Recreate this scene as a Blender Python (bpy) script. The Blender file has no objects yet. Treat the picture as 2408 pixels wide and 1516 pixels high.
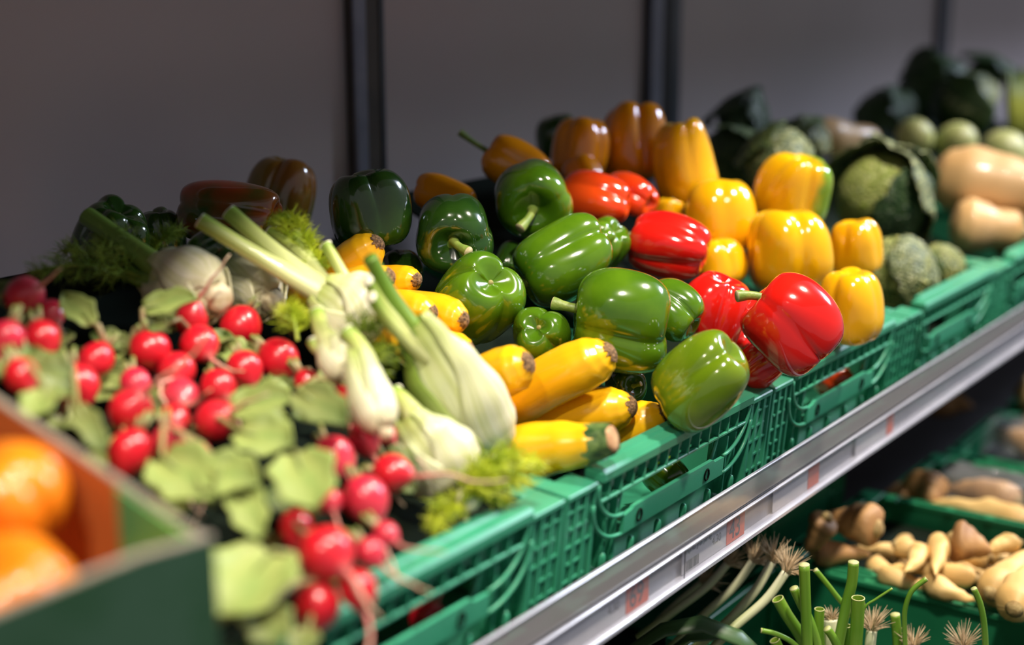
import bpy, math, random
from mathutils import Vector, Matrix, Euler, noise

# ------------------------------------------------------------------ camera
scn = bpy.context.scene
col = scn.collection
FPX, CU, CV = 3344.0, 1204.0, 758.0                    # focal length and centre in pixels of the 2408x1516 frame
CAM = Vector((-0.95115, -0.61518, 0.42561))
FWD = Vector((0.79368691, 0.56138753, -0.23431844)).normalized()
RGT = FWD.cross(Vector((0, 0, 1))).normalized()
UPV = RGT.cross(FWD).normalized()
cam = bpy.data.cameras.new('camera')
camo = bpy.data.objects.new('camera', cam)
col.objects.link(camo)
camo.matrix_world = Matrix.Translation(CAM) @ Matrix((RGT, UPV, -FWD)).transposed().to_4x4()
cam.sensor_width = 36.0
cam.lens = FPX / 2408 * 36.0
cam.clip_start = 0.02
cam.dof.use_dof = True
cam.dof.focus_distance = 1.445
cam.dof.aperture_fstop = 1.85
scn.camera = camo

# ------------------------------------------------------------------ light
world = bpy.data.worlds.new('world')
scn.world = world
world.use_nodes = True
wb = world.node_tree.nodes['Background']
wb.inputs['Color'].default_value = (0.92, 0.92, 1.0, 1)
wb.inputs['Strength'].default_value = 0.27


def lamp(name, loc, aim, power, size, angle, color=(1.0, 0.90, 0.76)):
    l = bpy.data.lights.new(name, 'SPOT')
    l.energy, l.shadow_soft_size, l.spot_size, l.spot_blend, l.color = power, size, math.radians(angle), 0.5, color
    o = bpy.data.objects.new(name, l)
    col.objects.link(o)
    o.location = loc
    o.rotation_euler = (Vector(aim) - Vector(loc)).to_track_quat('-Z', 'Y').to_euler()
    return o


# ceiling track of shop spotlights, in front of the shelf
lamp('spotlight', (-1.50, -0.52, 1.55), (-1.1, 0.05, 0), 90, 0.06, 75)
lamp('spotlight', (-0.35, -0.52, 1.55), (-0.35, 0.05, 0), 128, 0.06, 75)
lamp('spotlight', (0.80, -0.52, 1.55), (0.55, 0.05, 0), 160, 0.06, 75)
lamp('spotlight', (1.95, -0.52, 1.55), (1.75, 0.05, 0), 128, 0.06, 75)
lamp('spotlight', (3.10, -0.52, 1.55), (2.9, 0.05, 0), 128, 0.06, 75)  # added lamp, brightens the right-hand wall by bounce
# cool ceiling light panel further along the aisle
pl = bpy.data.lights.new('ceiling_light_panel', 'AREA')
pl.shape, pl.size, pl.size_y, pl.energy, pl.color = 'RECTANGLE', 1.2, 0.6, 140, (0.70, 0.80, 1.0)
plo = bpy.data.objects.new('ceiling_light_panel', pl)
col.objects.link(plo)
plo.location = (4.2, -1.7, 2.3)
plo.rotation_euler = (Vector((1.8, 0.5, 0.2)) - plo.location).to_track_quat('-Z', 'Y').to_euler()
scn.view_settings.view_transform = 'Standard'
scn.view_settings.look = 'None'
scn.view_settings.gamma = 1.0
scn.view_settings.use_curve_mapping = False
scn.view_settings.exposure = 0.0


# ------------------------------------------------------------------ helpers
def at(u, v, z):
    """pixel + depth along the optical axis -> world point"""
    return CAM + z * (FWD + RGT * ((u - CU) / FPX) - UPV * ((v - CV) / FPX))


def ray(u, v):
    return FWD + RGT * ((u - CU) / FPX) - UPV * ((v - CV) / FPX)


def depth(p):
    return (Vector(p) - CAM).dot(FWD)


def on_plane(u, v, n, d):
    n = Vector(n)
    r = ray(u, v)
    return CAM + r * ((d - n.dot(CAM)) / n.dot(r))


def pile(u, v, a=0.06, b=0.38):
    """pixel -> point on the sloping heap Z = a + b*Y"""
    return on_plane(u, v, (0, -b, 1), a)


def ypl(u, v, y):
    return on_plane(u, v, (0, 1, 0), y)


def zpl(u, v, z):
    return on_plane(u, v, (0, 0, 1), z)


def cdir(r, up, to):
    """direction given as right / up / towards the viewer"""
    return (RGT * r + UPV * up - FWD * to).normalized()


def smooth(x):
    x = max(0.0, min(1.0, x))
    return x * x * (3 - 2 * x)


def lerp_tab(tab, t):
    for (t0, v0), (t1, v1) in zip(tab, tab[1:]):
        if t <= t1:
            k = (t - t0) / max(1e-9, t1 - t0)
            return v0 + (v1 - v0) * smooth(k)
    return tab[-1][1]


class MB:
    """collects shapes, then links them as ONE mesh object"""

    def __init__(self):
        self.v, self.f, self.uv = [], [], []

    def add(self, vs, fs, uvs=None):
        n = len(self.v)
        self.v += [Vector(p) for p in vs]
        self.f += [tuple(i + n for i in f) for f in fs]
        self.uv += uvs if uvs else [(0.0, 0.0)] * len(vs)
        return self

    def box(self, x0, x1, y0, y1, z0, z1, bev=0.0):
        if bev <= 0:
            vs = [(x, y, z) for x in (x0, x1) for y in (y0, y1) for z in (z0, z1)]
            return self.add(vs, [(0, 1, 3, 2), (4, 6, 7, 5), (0, 4, 5, 1), (2, 3, 7, 6), (0, 2, 6, 4), (1, 5, 7, 3)])
        b = min(bev, (x1 - x0) * .49, (y1 - y0) * .49, (z1 - z0) * .49)
        vs = []
        for xs, ys, zs in [(a, c, d) for a in (0, 1) for c in (0, 1) for d in (0, 1)]:
            x, y, z = (x0, x1)[xs], (y0, y1)[ys], (z0, z1)[zs]
            ix, iy, iz = (x + b, x - b)[xs], (y + b, y - b)[ys], (z + b, z - b)[zs]
            vs += [(x, iy, iz), (ix, y, iz), (ix, iy, z)]
        I = lambda a, c, d, k: ((a * 2 + c) * 2 + d) * 3 + k
        fs = []
        for s in (0, 1):
            q = [I(s, 0, 0, 0), I(s, 1, 0, 0), I(s, 1, 1, 0), I(s, 0, 1, 0)]
            fs.append(tuple(q if s else q[::-1]))
            q = [I(0, s, 0, 1), I(0, s, 1, 1), I(1, s, 1, 1), I(1, s, 0, 1)]
            fs.append(tuple(q if s else q[::-1]))
            q = [I(0, 0, s, 2), I(1, 0, s, 2), I(1, 1, s, 2), I(0, 1, s, 2)]
            fs.append(tuple(q if s else q[::-1]))
        for a in (0, 1):
            for c in (0, 1):
                fs.append((I(a, c, 0, 0), I(a, c, 1, 0), I(a, c, 1, 1), I(a, c, 0, 1)))
                fs.append((I(a, 0, c, 0), I(a, 1, c, 0), I(a, 1, c, 2), I(a, 0, c, 2)))
                fs.append((I(0, a, c, 1), I(1, a, c, 1), I(1, a, c, 2), I(0, a, c, 2)))
                for d in (0, 1):
                    fs.append((I(a, c, d, 0), I(a, c, d, 1), I(a, c, d, 2)))
        return self.add(vs, fs)

    def grid(self, nu, nv, fn, close_u=False):
        """fn(s, t) -> point, s across (0..1), t along (0..1)"""
        cu = nu if close_u else nu + 1
        vs, uvs, fs = [], [], []
        for j in range(nv + 1):
            for i in range(cu):
                vs.append(fn(i / nu, j / nv))
                uvs.append((i / nu, j / nv))
        for j in range(nv):
            for i in range(nu):
                a, b = j * cu + i, j * cu + (i + 1) % cu
                fs.append((a, b, b + cu, a + cu))
        return self.add(vs, fs, uvs)

    def tube(self, pts, rad, n=10, cap=True, flat=1.0):
        pts = [Vector(p) for p in pts]
        m = len(pts)
        rads = rad if isinstance(rad, (list, tuple)) else [rad] * m
        base = len(self.v)
        ref = None
        vs, uvs, fs = [], [], []
        for k, p in enumerate(pts):
            d = (pts[min(k + 1, m - 1)] - pts[max(k - 1, 0)]).normalized()
            if ref is None:
                ref = d.orthogonal().normalized()
            ref = (ref - d * ref.dot(d)).normalized()
            b = d.cross(ref)
            for i in range(n):
                a = 2 * math.pi * i / n
                vs.append(p + (ref * math.cos(a) + b * math.sin(a) * flat) * rads[k])
                uvs.append((i / n, k / (m - 1)))
        for k in range(m - 1):
            for i in range(n):
                a, b2 = k * n + i, k * n + (i + 1) % n
                fs.append((a, b2, b2 + n, a + n))
        if cap:
            vs += [pts[0], pts[-1]]
            uvs += [(0, 0), (0, 1)]
            for i in range(n):
                fs.append(((i + 1) % n, i, m * n))
                fs.append(((m - 1) * n + i, (m - 1) * n + (i + 1) % n, m * n + 1))
        return self.add(vs, fs, uvs)

    def prism(self, poly, y0, y1):
        """polygon in x,z pushed out along y"""
        n = len(poly)
        vs = [(x, y0, z) for x, z in poly] + [(x, y1, z) for x, z in poly]
        fs = [tuple(range(n)), tuple(range(2 * n - 1, n - 1, -1))]
        fs += [(i, i + n, (i + 1) % n + n, (i + 1) % n) for i in range(n)]
        return self.add(vs, fs)

    def mesh(self, name, smooth_=True):
        me = bpy.data.meshes.new(name)
        me.from_pydata([tuple(p) for p in self.v], [], self.f)
        uvl = me.uv_layers.new(name='UVMap')
        li = [0] * len(me.loops)
        me.loops.foreach_get('vertex_index', li)
        flat = []
        for i in li:
            flat += self.uv[i]
        uvl.data.foreach_set('uv', flat)
        if smooth_:
            me.polygons.foreach_set('use_smooth', [True] * len(me.polygons))
        me.update()
        return me

    def build(self, name, mat, parent=None, smooth_=True, off=None, kind=None):
        if off is not None:
            off = Vector(off)
            self.v = [p - off for p in self.v]
        o = bpy.data.objects.new(name, self.mesh(name, smooth_))
        o.data.materials.append(mat)
        col.objects.link(o)
        if parent:
            o.parent = parent
        if kind:
            o['kind'] = kind
        return o


def tag(o, label, cat, group=None, kind=None):
    o['label'] = label
    o['category'] = cat
    if group:
        o['group'] = group
    if kind:
        o['kind'] = kind
    return o


def thing(name, label, cat, loc=(0, 0, 0), group=None, mat=None):
    o = bpy.data.objects.new(name, None)
    o.empty_display_size = 0.02
    col.objects.link(o)
    if mat is not None:
        o.matrix_world = mat
    else:
        o.location = loc
    return tag(o, label, cat, group)


def structure(name, mb, mat, parent=None, smooth_=False):
    o = mb.build(name, mat, parent, smooth_)
    if not parent:
        o['kind'] = 'structure'
    return o


def frame(origin, axis, roll=0.0):
    """matrix with local +Z along axis"""
    q = Vector(axis).to_track_quat('Z', 'Y').to_matrix()
    return Matrix.Translation(origin) @ (q @ Matrix.Rotation(roll, 3, 'Z')).to_4x4()


def sub(p, q, n, sag=None):
    p, q = Vector(p), Vector(q)
    out = []
    for i in range(n + 1):
        t = i / n
        x = p.lerp(q, t)
        if sag:
            x = x + Vector(sag) * (4 * t * (1 - t))
        out.append(x)
    return out


# ------------------------------------------------------------------ materials
def newmat(name):
    m = bpy.data.materials.new(name)
    m.use_nodes = True
    nt = m.node_tree
    return m, nt, nt.nodes['Principled BSDF']


def N(nt, t, **kw):
    n = nt.nodes.new(t)
    for k, v in kw.items():
        if k in n.inputs:
            n.inputs[k].default_value = v
        else:
            setattr(n, k, v)
    return n


def ramp(nt, stops, interp='LINEAR'):
    r = nt.nodes.new('ShaderNodeValToRGB')
    r.color_ramp.interpolation = interp
    els = r.color_ramp.elements
    while len(els) < len(stops):
        els.new(0.5)
    for e, (p, c) in zip(els, stops):
        e.position = p
        e.color = (c[0], c[1], c[2], 1)
    return r


def noisy(name, c0, c1, scale=12.0, rough=0.4, coat=0.0, bump=0.0, bscale=60.0, detail=4.0, stops=(0.35, 0.65), metal=0.0, sss=0.0, spec=0.5, coat_rough=0.06):
    """colour that drifts between two tones"""
    m, nt, p = newmat(name)
    tc = N(nt, 'ShaderNodeTexCoord')
    oi = N(nt, 'ShaderNodeObjectInfo')
    ad = N(nt, 'ShaderNodeVectorMath', operation='ADD')
    mu = N(nt, 'ShaderNodeMath', operation='MULTIPLY')
    mu.inputs[1].default_value = 37.0
    nt.links.new(oi.outputs['Random'], mu.inputs[0])
    nt.links.new(tc.outputs['Object'], ad.inputs[0])
    nt.links.new(mu.outputs[0], ad.inputs[1])
    no = N(nt, 'ShaderNodeTexNoise', Scale=scale, Detail=detail)
    nt.links.new(ad.outputs[0], no.inputs['Vector'])
    r = ramp(nt, [(stops[0], c0), (stops[1], c1)])
    nt.links.new(no.outputs['Fac'], r.inputs['Fac'])
    nt.links.new(r.outputs['Color'], p.inputs['Base Color'])
    p.inputs['Roughness'].default_value = rough
    p.inputs['Metallic'].default_value = metal
    p.inputs['Specular IOR Level'].default_value = spec
    p.inputs['Coat Weight'].default_value = coat
    p.inputs['Coat Roughness'].default_value = coat_rough
    if sss:
        p.inputs['Subsurface Weight'].default_value = sss
        p.inputs['Subsurface Radius'].default_value = (0.02, 0.012, 0.006)
        p.inputs['Subsurface Scale'].default_value = 0.3
    if bump:
        bn = N(nt, 'ShaderNodeTexNoise', Scale=bscale, Detail=3.0)
        nt.links.new(ad.outputs[0], bn.inputs['Vector'])
        b = N(nt, 'ShaderNodeBump', Strength=bump, Distance=0.002)
        nt.links.new(bn.outputs['Fac'], b.inputs['Height'])
        nt.links.new(b.outputs['Normal'], p.inputs['Normal'])
    return m


def along(name, stops, rough=0.4, coat=0.0, mix=None, stripes=0, bump=0.0, trans=0.0, vein=None):
    """colour that changes along the length (UV v), with fine lengthwise stripes"""
    m, nt, p = newmat(name)
    uv = N(nt, 'ShaderNodeUVMap')
    sx = N(nt, 'ShaderNodeSeparateXYZ')
    nt.links.new(uv.outputs['UV'], sx.inputs[0])
    tc = N(nt, 'ShaderNodeTexCoord')
    no = N(nt, 'ShaderNodeTexNoise', Scale=25.0, Detail=3.0)
    nt.links.new(tc.outputs['Object'], no.inputs['Vector'])
    ma = N(nt, 'ShaderNodeMath', operation='MULTIPLY_ADD')
    ma.inputs[1].default_value = 0.14
    nt.links.new(no.outputs['Fac'], ma.inputs[0])
    nt.links.new(sx.outputs['Y'], ma.inputs[2])
    sb = N(nt, 'ShaderNodeMath', operation='SUBTRACT')
    sb.inputs[1].default_value = 0.07
    nt.links.new(ma.outputs[0], sb.inputs[0])
    r = ramp(nt, stops)
    nt.links.new(sb.outputs[0], r.inputs['Fac'])
    cout = r.outputs['Color']
    if stripes:
        mp = N(nt, 'ShaderNodeMapping')
        mp.inputs['Scale'].default_value = (stripes, 1.2, 1)
        nt.links.new(uv.outputs['UV'], mp.inputs['Vector'])
        sn = N(nt, 'ShaderNodeTexNoise', Scale=1.0, Detail=2.0)
        nt.links.new(mp.outputs['Vector'], sn.inputs['Vector'])
        mx = N(nt, 'ShaderNodeMix', data_type='RGBA', blend_type='MULTIPLY')
        rr = ramp(nt, [(0.35, vein or (0.72, 0.74, 0.6)), (0.6, (1, 1, 1))])
        nt.links.new(sn.outputs['Fac'], rr.inputs['Fac'])
        mx.inputs['Factor'].default_value = 1.0
        nt.links.new(cout, mx.inputs['A'])
        nt.links.new(rr.outputs['Color'], mx.inputs['B'])
        cout = mx.outputs['Result']
        if bump:
            b = N(nt, 'ShaderNodeBump', Strength=bump, Distance=0.0015)
            nt.links.new(sn.outputs['Fac'], b.inputs['Height'])
            nt.links.new(b.outputs['Normal'], p.inputs['Normal'])
    nt.links.new(cout, p.inputs['Base Color'])
    p.inputs['Roughness'].default_value = rough
    p.inputs['Coat Weight'].default_value = coat
    p.inputs['Transmission Weight'].default_value = 0
    if trans:
        p.inputs['Subsurface Weight'].default_value = trans
        p.inputs['Subsurface Radius'].default_value = (0.02, 0.02, 0.008)
        p.inputs['Subsurface Scale'].default_value = 0.3
    return m


M = {}
M['wall'] = noisy('wall_panel_grey', (0.47, 0.405, 0.42), (0.50, 0.435, 0.45), 3.0, 0.55)
M['aluminium'] = noisy('brushed_aluminium', (0.16, 0.17, 0.23), (0.20, 0.21, 0.27), 30, 0.45, metal=0.3)
M['post_blue'] = noisy('post_dark_blue', (0.035, 0.045, 0.065), (0.045, 0.058, 0.08), 20, 0.35)
M['post_brown'] = noisy('post_grey_brown', (0.05, 0.042, 0.038), (0.07, 0.058, 0.05), 20, 0.5)
M['black'] = noisy('black_profile', (0.006, 0.006, 0.008), (0.01, 0.01, 0.012), 20, 0.5)
M['shelf'] = noisy('shelf_dark_grey', (0.03, 0.03, 0.032), (0.045, 0.045, 0.047), 8, 0.5)
M['floor'] = noisy('floor_grey', (0.10, 0.095, 0.09), (0.14, 0.13, 0.125), 6, 0.6)
M['crate'] = noisy('crate_green', (0.035, 0.27, 0.15), (0.05, 0.32, 0.185), 9, 0.34, bump=0.06, bscale=300)
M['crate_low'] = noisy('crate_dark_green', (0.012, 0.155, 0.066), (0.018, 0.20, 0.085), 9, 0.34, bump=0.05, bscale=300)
M['insert'] = noisy('insert_shade_black', (0.004, 0.008, 0.005), (0.006, 0.012, 0.007), 9, 0.9, spec=0.1)  # near-black colour stands in for deep shade in gaps between produce

M['green'] = noisy('pepper_green', (0.045, 0.125, 0.004), (0.095, 0.20, 0.006), 16, 0.16, coat=0.7, bump=0.04, bscale=45)
M['green_lime'] = noisy('pepper_lime', (0.115, 0.20, 0.006), (0.24, 0.32, 0.010), 10, 0.16, coat=0.7, bump=0.05, bscale=45)
M['green_shaded'] = noisy('pepper_green_shaded', (0.012, 0.045, 0.006), (0.03, 0.085, 0.007), 14, 0.15, coat=0.7, bump=0.04, bscale=45)  # green skin darkened in the colour for peppers in shade and gaps
M['green_red'] = noisy('pepper_turning_red', (0.03, 0.07, 0.01), (0.34, 0.045, 0.01), 11, 0.16, coat=0.7, stops=(0.40, 0.62), bump=0.04, bscale=45)
M['green_brown'] = noisy('pepper_turning_brown', (0.10, 0.13, 0.012), (0.26, 0.10, 0.016), 10, 0.16, coat=0.7, stops=(0.42, 0.66), bump=0.04, bscale=45)
M['red'] = noisy('pepper_red', (0.62, 0.008, 0.006), (0.78, 0.016, 0.008), 9, 0.15, coat=0.7, bump=0.03, bscale=45)
M['red_orange'] = noisy('pepper_orange_red', (0.74, 0.03, 0.006), (0.9, 0.085, 0.008), 9, 0.15, coat=0.7, bump=0.03, bscale=45)
M['yellow'] = noisy('pepper_yellow', (0.90, 0.44, 0.004), (0.94, 0.54, 0.006), 9, 0.15, coat=0.7, bump=0.03, bscale=45)
M['yellow_green'] = noisy('pepper_yellow_green', (0.90, 0.48, 0.004), (0.94, 0.54, 0.006), 9, 0.15, coat=0.7, bump=0.03, bscale=45)
nt = M['yellow_green'].node_tree                        # unripe green flank on one side of the fruit
pb = nt.nodes['Principled BSDF']
tc = N(nt, 'ShaderNodeTexCoord')
sx = N(nt, 'ShaderNodeSeparateXYZ')
nz = N(nt, 'ShaderNodeTexNoise', Scale=28.0, Detail=3.0)
nt.links.new(tc.outputs['Object'], sx.inputs[0])
nt.links.new(tc.outputs['Object'], nz.inputs['Vector'])
ma = N(nt, 'ShaderNodeMath', operation='MULTIPLY_ADD')
ma.inputs[1].default_value = -22.0
nt.links.new(sx.outputs['Y'], ma.inputs[0])
nt.links.new(nz.outputs['Fac'], ma.inputs[2])
gr = ramp(nt, [(0.72, (0, 0, 0)), (1.0, (1, 1, 1))])
nt.links.new(ma.outputs[0], gr.inputs['Fac'])
gm = N(nt, 'ShaderNodeMix', data_type='RGBA')
nt.links.new(gr.outputs['Color'], gm.inputs['Factor'])
nt.links.new(pb.inputs['Base Color'].links[0].from_socket, gm.inputs['A'])
gm.inputs['B'].default_value = (0.20, 0.36, 0.02, 1)
nt.links.new(gm.outputs['Result'], pb.inputs['Base Color'])
M['orange'] = noisy('pepper_yellow_shaded', (0.80, 0.26, 0.004), (0.88, 0.34, 0.004), 9, 0.16, coat=0.7, bump=0.03, bscale=45)  # yellow skin turned orange: shade on the back row put into the colour
M['stem'] = noisy('pepper_stem', (0.13, 0.22, 0.03), (0.26, 0.33, 0.07), 60, 0.45, bump=0.3, bscale=220)
M['stem_cut'] = noisy('stem_cut', (0.42, 0.34, 0.17), (0.6, 0.5, 0.3), 150, 0.7)
M['calyx'] = noisy('pepper_calyx', (0.05, 0.13, 0.01), (0.10, 0.18, 0.02), 60, 0.45, bump=0.3, bscale=220)
M['tip'] = noisy('blossom_tip', (0.24, 0.22, 0.06), (0.45, 0.40, 0.15), 200, 0.6)

M['squash'] = along('zucchini_yellow', [(0, (0.90, 0.48, 0.010)), (0.25, (0.94, 0.52, 0.008)), (0.9, (0.94, 0.48, 0.007)), (1, (0.90, 0.44, 0.008))], 0.27, 0.35, stripes=10, vein=(0.93, 0.88, 0.8))
M['scar'] = noisy('corky_scar', (0.05, 0.022, 0.008), (0.30, 0.17, 0.07), 320, 0.85, bump=1.0, bscale=400)
M['squash_stem'] = noisy('zucchini_stem_green', (0.022, 0.07, 0.018), (0.14, 0.22, 0.06), 110, 0.4, bump=0.4, bscale=200)
M['squash_cut'] = noisy('zucchini_cut', (0.40, 0.20, 0.09), (0.58, 0.36, 0.18), 120, 0.7)
M['squash_neck'] = noisy('zucchini_neck', (0.75, 0.5, 0.01), (0.35, 0.42, 0.015), 45, 0.3, coat=0.3)

M['fen_bulb'] = along('fennel_bulb', [(0, (0.72, 0.66, 0.46)), (0.2, (0.80, 0.77, 0.60)), (0.6, (0.74, 0.76, 0.50)), (1, (0.50, 0.60, 0.17))], 0.36, 0.15, stripes=26, bump=0.5, trans=0.12, vein=(0.80, 0.82, 0.60))
M['fen_side'] = along('fennel_green_sheath', [(0, (0.62, 0.64, 0.38)), (0.35, (0.52, 0.60, 0.24)), (0.7, (0.28, 0.40, 0.07)), (1, (0.16, 0.30, 0.03))], 0.36, 0.15, stripes=26, bump=0.5, trans=0.12, vein=(0.75, 0.8, 0.5))
M['fen_stalk'] = along('fennel_stalk', [(0, (0.68, 0.68, 0.40)), (0.45, (0.60, 0.64, 0.28)), (0.8, (0.44, 0.52, 0.13)), (1, (0.24, 0.38, 0.05))], 0.36, 0.15, stripes=12, bump=0.4, trans=0.1)
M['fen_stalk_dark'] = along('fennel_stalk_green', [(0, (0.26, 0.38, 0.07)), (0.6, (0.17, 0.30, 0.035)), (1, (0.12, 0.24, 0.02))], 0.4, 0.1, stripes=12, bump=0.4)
M['fen_cut'] = noisy('fennel_cut', (0.66, 0.64, 0.46), (0.78, 0.75, 0.58), 120, 0.6)
M['root_plate'] = noisy('fennel_root_plate', (0.55, 0.45, 0.26), (0.80, 0.72, 0.52), 90, 0.7, bump=0.6, bscale=160)
M['frond'] = noisy('fennel_frond', (0.26, 0.38, 0.010), (0.52, 0.58, 0.03), 40, 0.45)
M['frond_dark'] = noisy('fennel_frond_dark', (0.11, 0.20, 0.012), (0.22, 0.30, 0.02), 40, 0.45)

M['radish'] = along('radish_skin', [(0, (0.50, 0.006, 0.016)), (0.55, (0.60, 0.008, 0.020)), (0.88, (0.62, 0.02, 0.035)), (1, (0.66, 0.22, 0.2))], 0.30, 0.3)
M['radish_pink'] = along('radish_skin_pink', [(0, (0.50, 0.01, 0.035)), (0.55, (0.60, 0.02, 0.05)), (0.88, (0.64, 0.06, 0.09)), (1, (0.7, 0.30, 0.28))], 0.30, 0.3)
M['radish_tail'] = along('radish_tail', [(0, (0.62, 0.12, 0.12)), (0.4, (0.62, 0.36, 0.27)), (1, (0.52, 0.40, 0.25))], 0.5)
M['radish_stem'] = along('radish_stem', [(0, (0.40, 0.20, 0.12)), (0.4, (0.32, 0.27, 0.12)), (1, (0.20, 0.26, 0.06))], 0.45)
M['radish_leaf'] = along('radish_leaf', [(0, (0.34, 0.38, 0.11)), (0.5, (0.27, 0.33, 0.09)), (1, (0.25, 0.31, 0.08))], 0.55, stripes=5, vein=(0.72, 0.85, 0.75))
M['radish_leaf_dark'] = along('radish_leaf_dark', [(0, (0.24, 0.25, 0.08)), (1, (0.11, 0.16, 0.04))], 0.5, stripes=5, vein=(0.72, 0.85, 0.75))

M['pumpkin'] = noisy('pumpkin_orange', (0.80, 0.19, 0.005), (0.90, 0.26, 0.008), 14, 0.28, coat=0.3, bump=0.05, bscale=80)
M['cardboard'] = noisy('cardboard_orange_brown', (0.44, 0.115, 0.018), (0.50, 0.135, 0.022), 20, 0.75)
M['card_edge'] = noisy('cardboard_cut_edge', (0.26, 0.22, 0.17), (0.34, 0.29, 0.22), 120, 0.85)
M['card_print'] = noisy('box_print_dark', (0.008, 0.045, 0.014), (0.02, 0.06, 0.032), 16, 0.5, stops=(0.38, 0.62))
M['card_leaf'] = noisy('box_print_green', (0.05, 0.27, 0.10), (0.14, 0.42, 0.10), 22, 0.45, stops=(0.4, 0.6))

M['butternut'] = along('butternut_skin', [(0, (0.66, 0.40, 0.17)), (0.5, (0.68, 0.44, 0.22)), (1, (0.62, 0.36, 0.14))], 0.42, 0.15, stripes=6, vein=(0.94, 0.9, 0.84))
M['celeriac'] = noisy('celeriac_skin', (0.20, 0.10, 0.035), (0.50, 0.31, 0.13), 60, 0.8, bump=1.0, bscale=90)
M['pale_cab'] = noisy('pale_cabbage', (0.36, 0.40, 0.14), (0.46, 0.47, 0.20), 14, 0.42, bump=0.2, bscale=60)
M['parsnip'] = along('parsnip_skin', [(0, (0.68, 0.45, 0.17)), (0.5, (0.86, 0.60, 0.25)), (1, (0.80, 0.52, 0.18))], 0.55, stripes=3, bump=0.6, vein=(0.8, 0.72, 0.6))
M['parsnip_crown'] = noisy('parsnip_crown', (0.24, 0.15, 0.05), (0.42, 0.30, 0.12), 120, 0.8, bump=0.5, bscale=160)
M['root_brown_shade'] = noisy('brown_root_shaded_parsnip', (0.30, 0.15, 0.055), (0.46, 0.25, 0.09), 25, 0.6, bump=0.6, bscale=90)  # brown roots; also paints the shade on parsnips under the shelf
M['onion_green'] = along('spring_onion_green', [(0, (0.50, 0.52, 0.30)), (0.2, (0.22, 0.36, 0.06)), (0.6, (0.12, 0.27, 0.02)), (1, (0.17, 0.31, 0.025))], 0.35, 0.15, stripes=9, vein=(0.8, 0.9, 0.7))
M['onion_cut'] = noisy('spring_onion_cut', (0.40, 0.42, 0.14), (0.55, 0.54, 0.26), 150, 0.6)
M['onion_in'] = noisy('spring_onion_inside', (0.16, 0.30, 0.02), (0.26, 0.40, 0.04), 80, 0.5)
M['onion_white'] = along('spring_onion_white', [(0, (0.70, 0.68, 0.50)), (0.4, (0.66, 0.66, 0.44)), (0.8, (0.40, 0.46, 0.20)), (1, (0.22, 0.32, 0.08))], 0.35, 0.2, stripes=9, vein=(0.85, 0.88, 0.75))
M['onion_root'] = noisy('spring_onion_roots', (0.42, 0.30, 0.17), (0.62, 0.48, 0.31), 120, 0.8)
M['leek'] = along('leek_leaf', [(0, (0.06, 0.12, 0.03)), (0.5, (0.05, 0.11, 0.035)), (1, (0.04, 0.10, 0.03))], 0.4, stripes=12, vein=(0.7, 0.8, 0.7))


def savoy_mat(name, dark, pale, vein):
    m, nt, p = newmat(name)
    tc = N(nt, 'ShaderNodeTexCoord')
    vo = N(nt, 'ShaderNodeTexVoronoi', Scale=75.0, feature='DISTANCE_TO_EDGE')
    ns = N(nt, 'ShaderNodeTexNoise', Scale=30.0, Detail=2.0)
    ad = N(nt, 'ShaderNodeMix', data_type='RGBA', blend_type='LINEAR_LIGHT')
    ad.inputs['Factor'].default_value = 0.04
    nt.links.new(tc.outputs['Object'], ad.inputs['A'])
    nt.links.new(tc.outputs['Object'], ns.inputs['Vector'])
    nt.links.new(ns.outputs['Color'], ad.inputs['B'])
    nt.links.new(ad.outputs['Result'], vo.inputs['Vector'])
    r = ramp(nt, [(0.0, vein), (0.035, vein), (0.10, pale), (0.24, dark)])
    nt.links.new(vo.outputs['Distance'], r.inputs['Fac'])
    uv = N(nt, 'ShaderNodeUVMap')
    sx = N(nt, 'ShaderNodeSeparateXYZ')
    nt.links.new(uv.outputs['UV'], sx.inputs[0])
    ml = N(nt, 'ShaderNodeMath', operation='MULTIPLY_ADD')
    ml.inputs[1].default_value = 34.0
    wob = N(nt, 'ShaderNodeMath', operation='MULTIPLY')
    wob.inputs[1].default_value = 0.9
    nt.links.new(ns.outputs['Fac'], wob.inputs[0])
    nt.links.new(sx.outputs['X'], ml.inputs[0])
    nt.links.new(wob.outputs[0], ml.inputs[2])
    fr = N(nt, 'ShaderNodeMath', operation='PINGPONG')
    fr.inputs[1].default_value = 0.5
    nt.links.new(ml.outputs[0], fr.inputs[0])
    vr = ramp(nt, [(0.05, (1, 1, 1)), (0.16, (0, 0, 0))])
    nt.links.new(fr.outputs[0], vr.inputs['Fac'])
    mx = N(nt, 'ShaderNodeMix', data_type='RGBA')
    nt.links.new(vr.outputs['Color'], mx.inputs['Factor'])
    nt.links.new(r.outputs['Color'], mx.inputs['A'])
    mx.inputs['B'].default_value = (min(dark[0], vein[0]) * 0.6, min(dark[1], vein[1]) * 0.7, min(dark[2], vein[2]) * 0.6, 1)
    nt.links.new(mx.outputs['Result'], p.inputs['Base Color'])
    b = N(nt, 'ShaderNodeBump', Strength=1.0, Distance=0.006)
    nt.links.new(vo.outputs['Distance'], b.inputs['Height'])
    nt.links.new(b.outputs['Normal'], p.inputs['Normal'])
    p.inputs['Roughness'].default_value = 0.45
    return m


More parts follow.
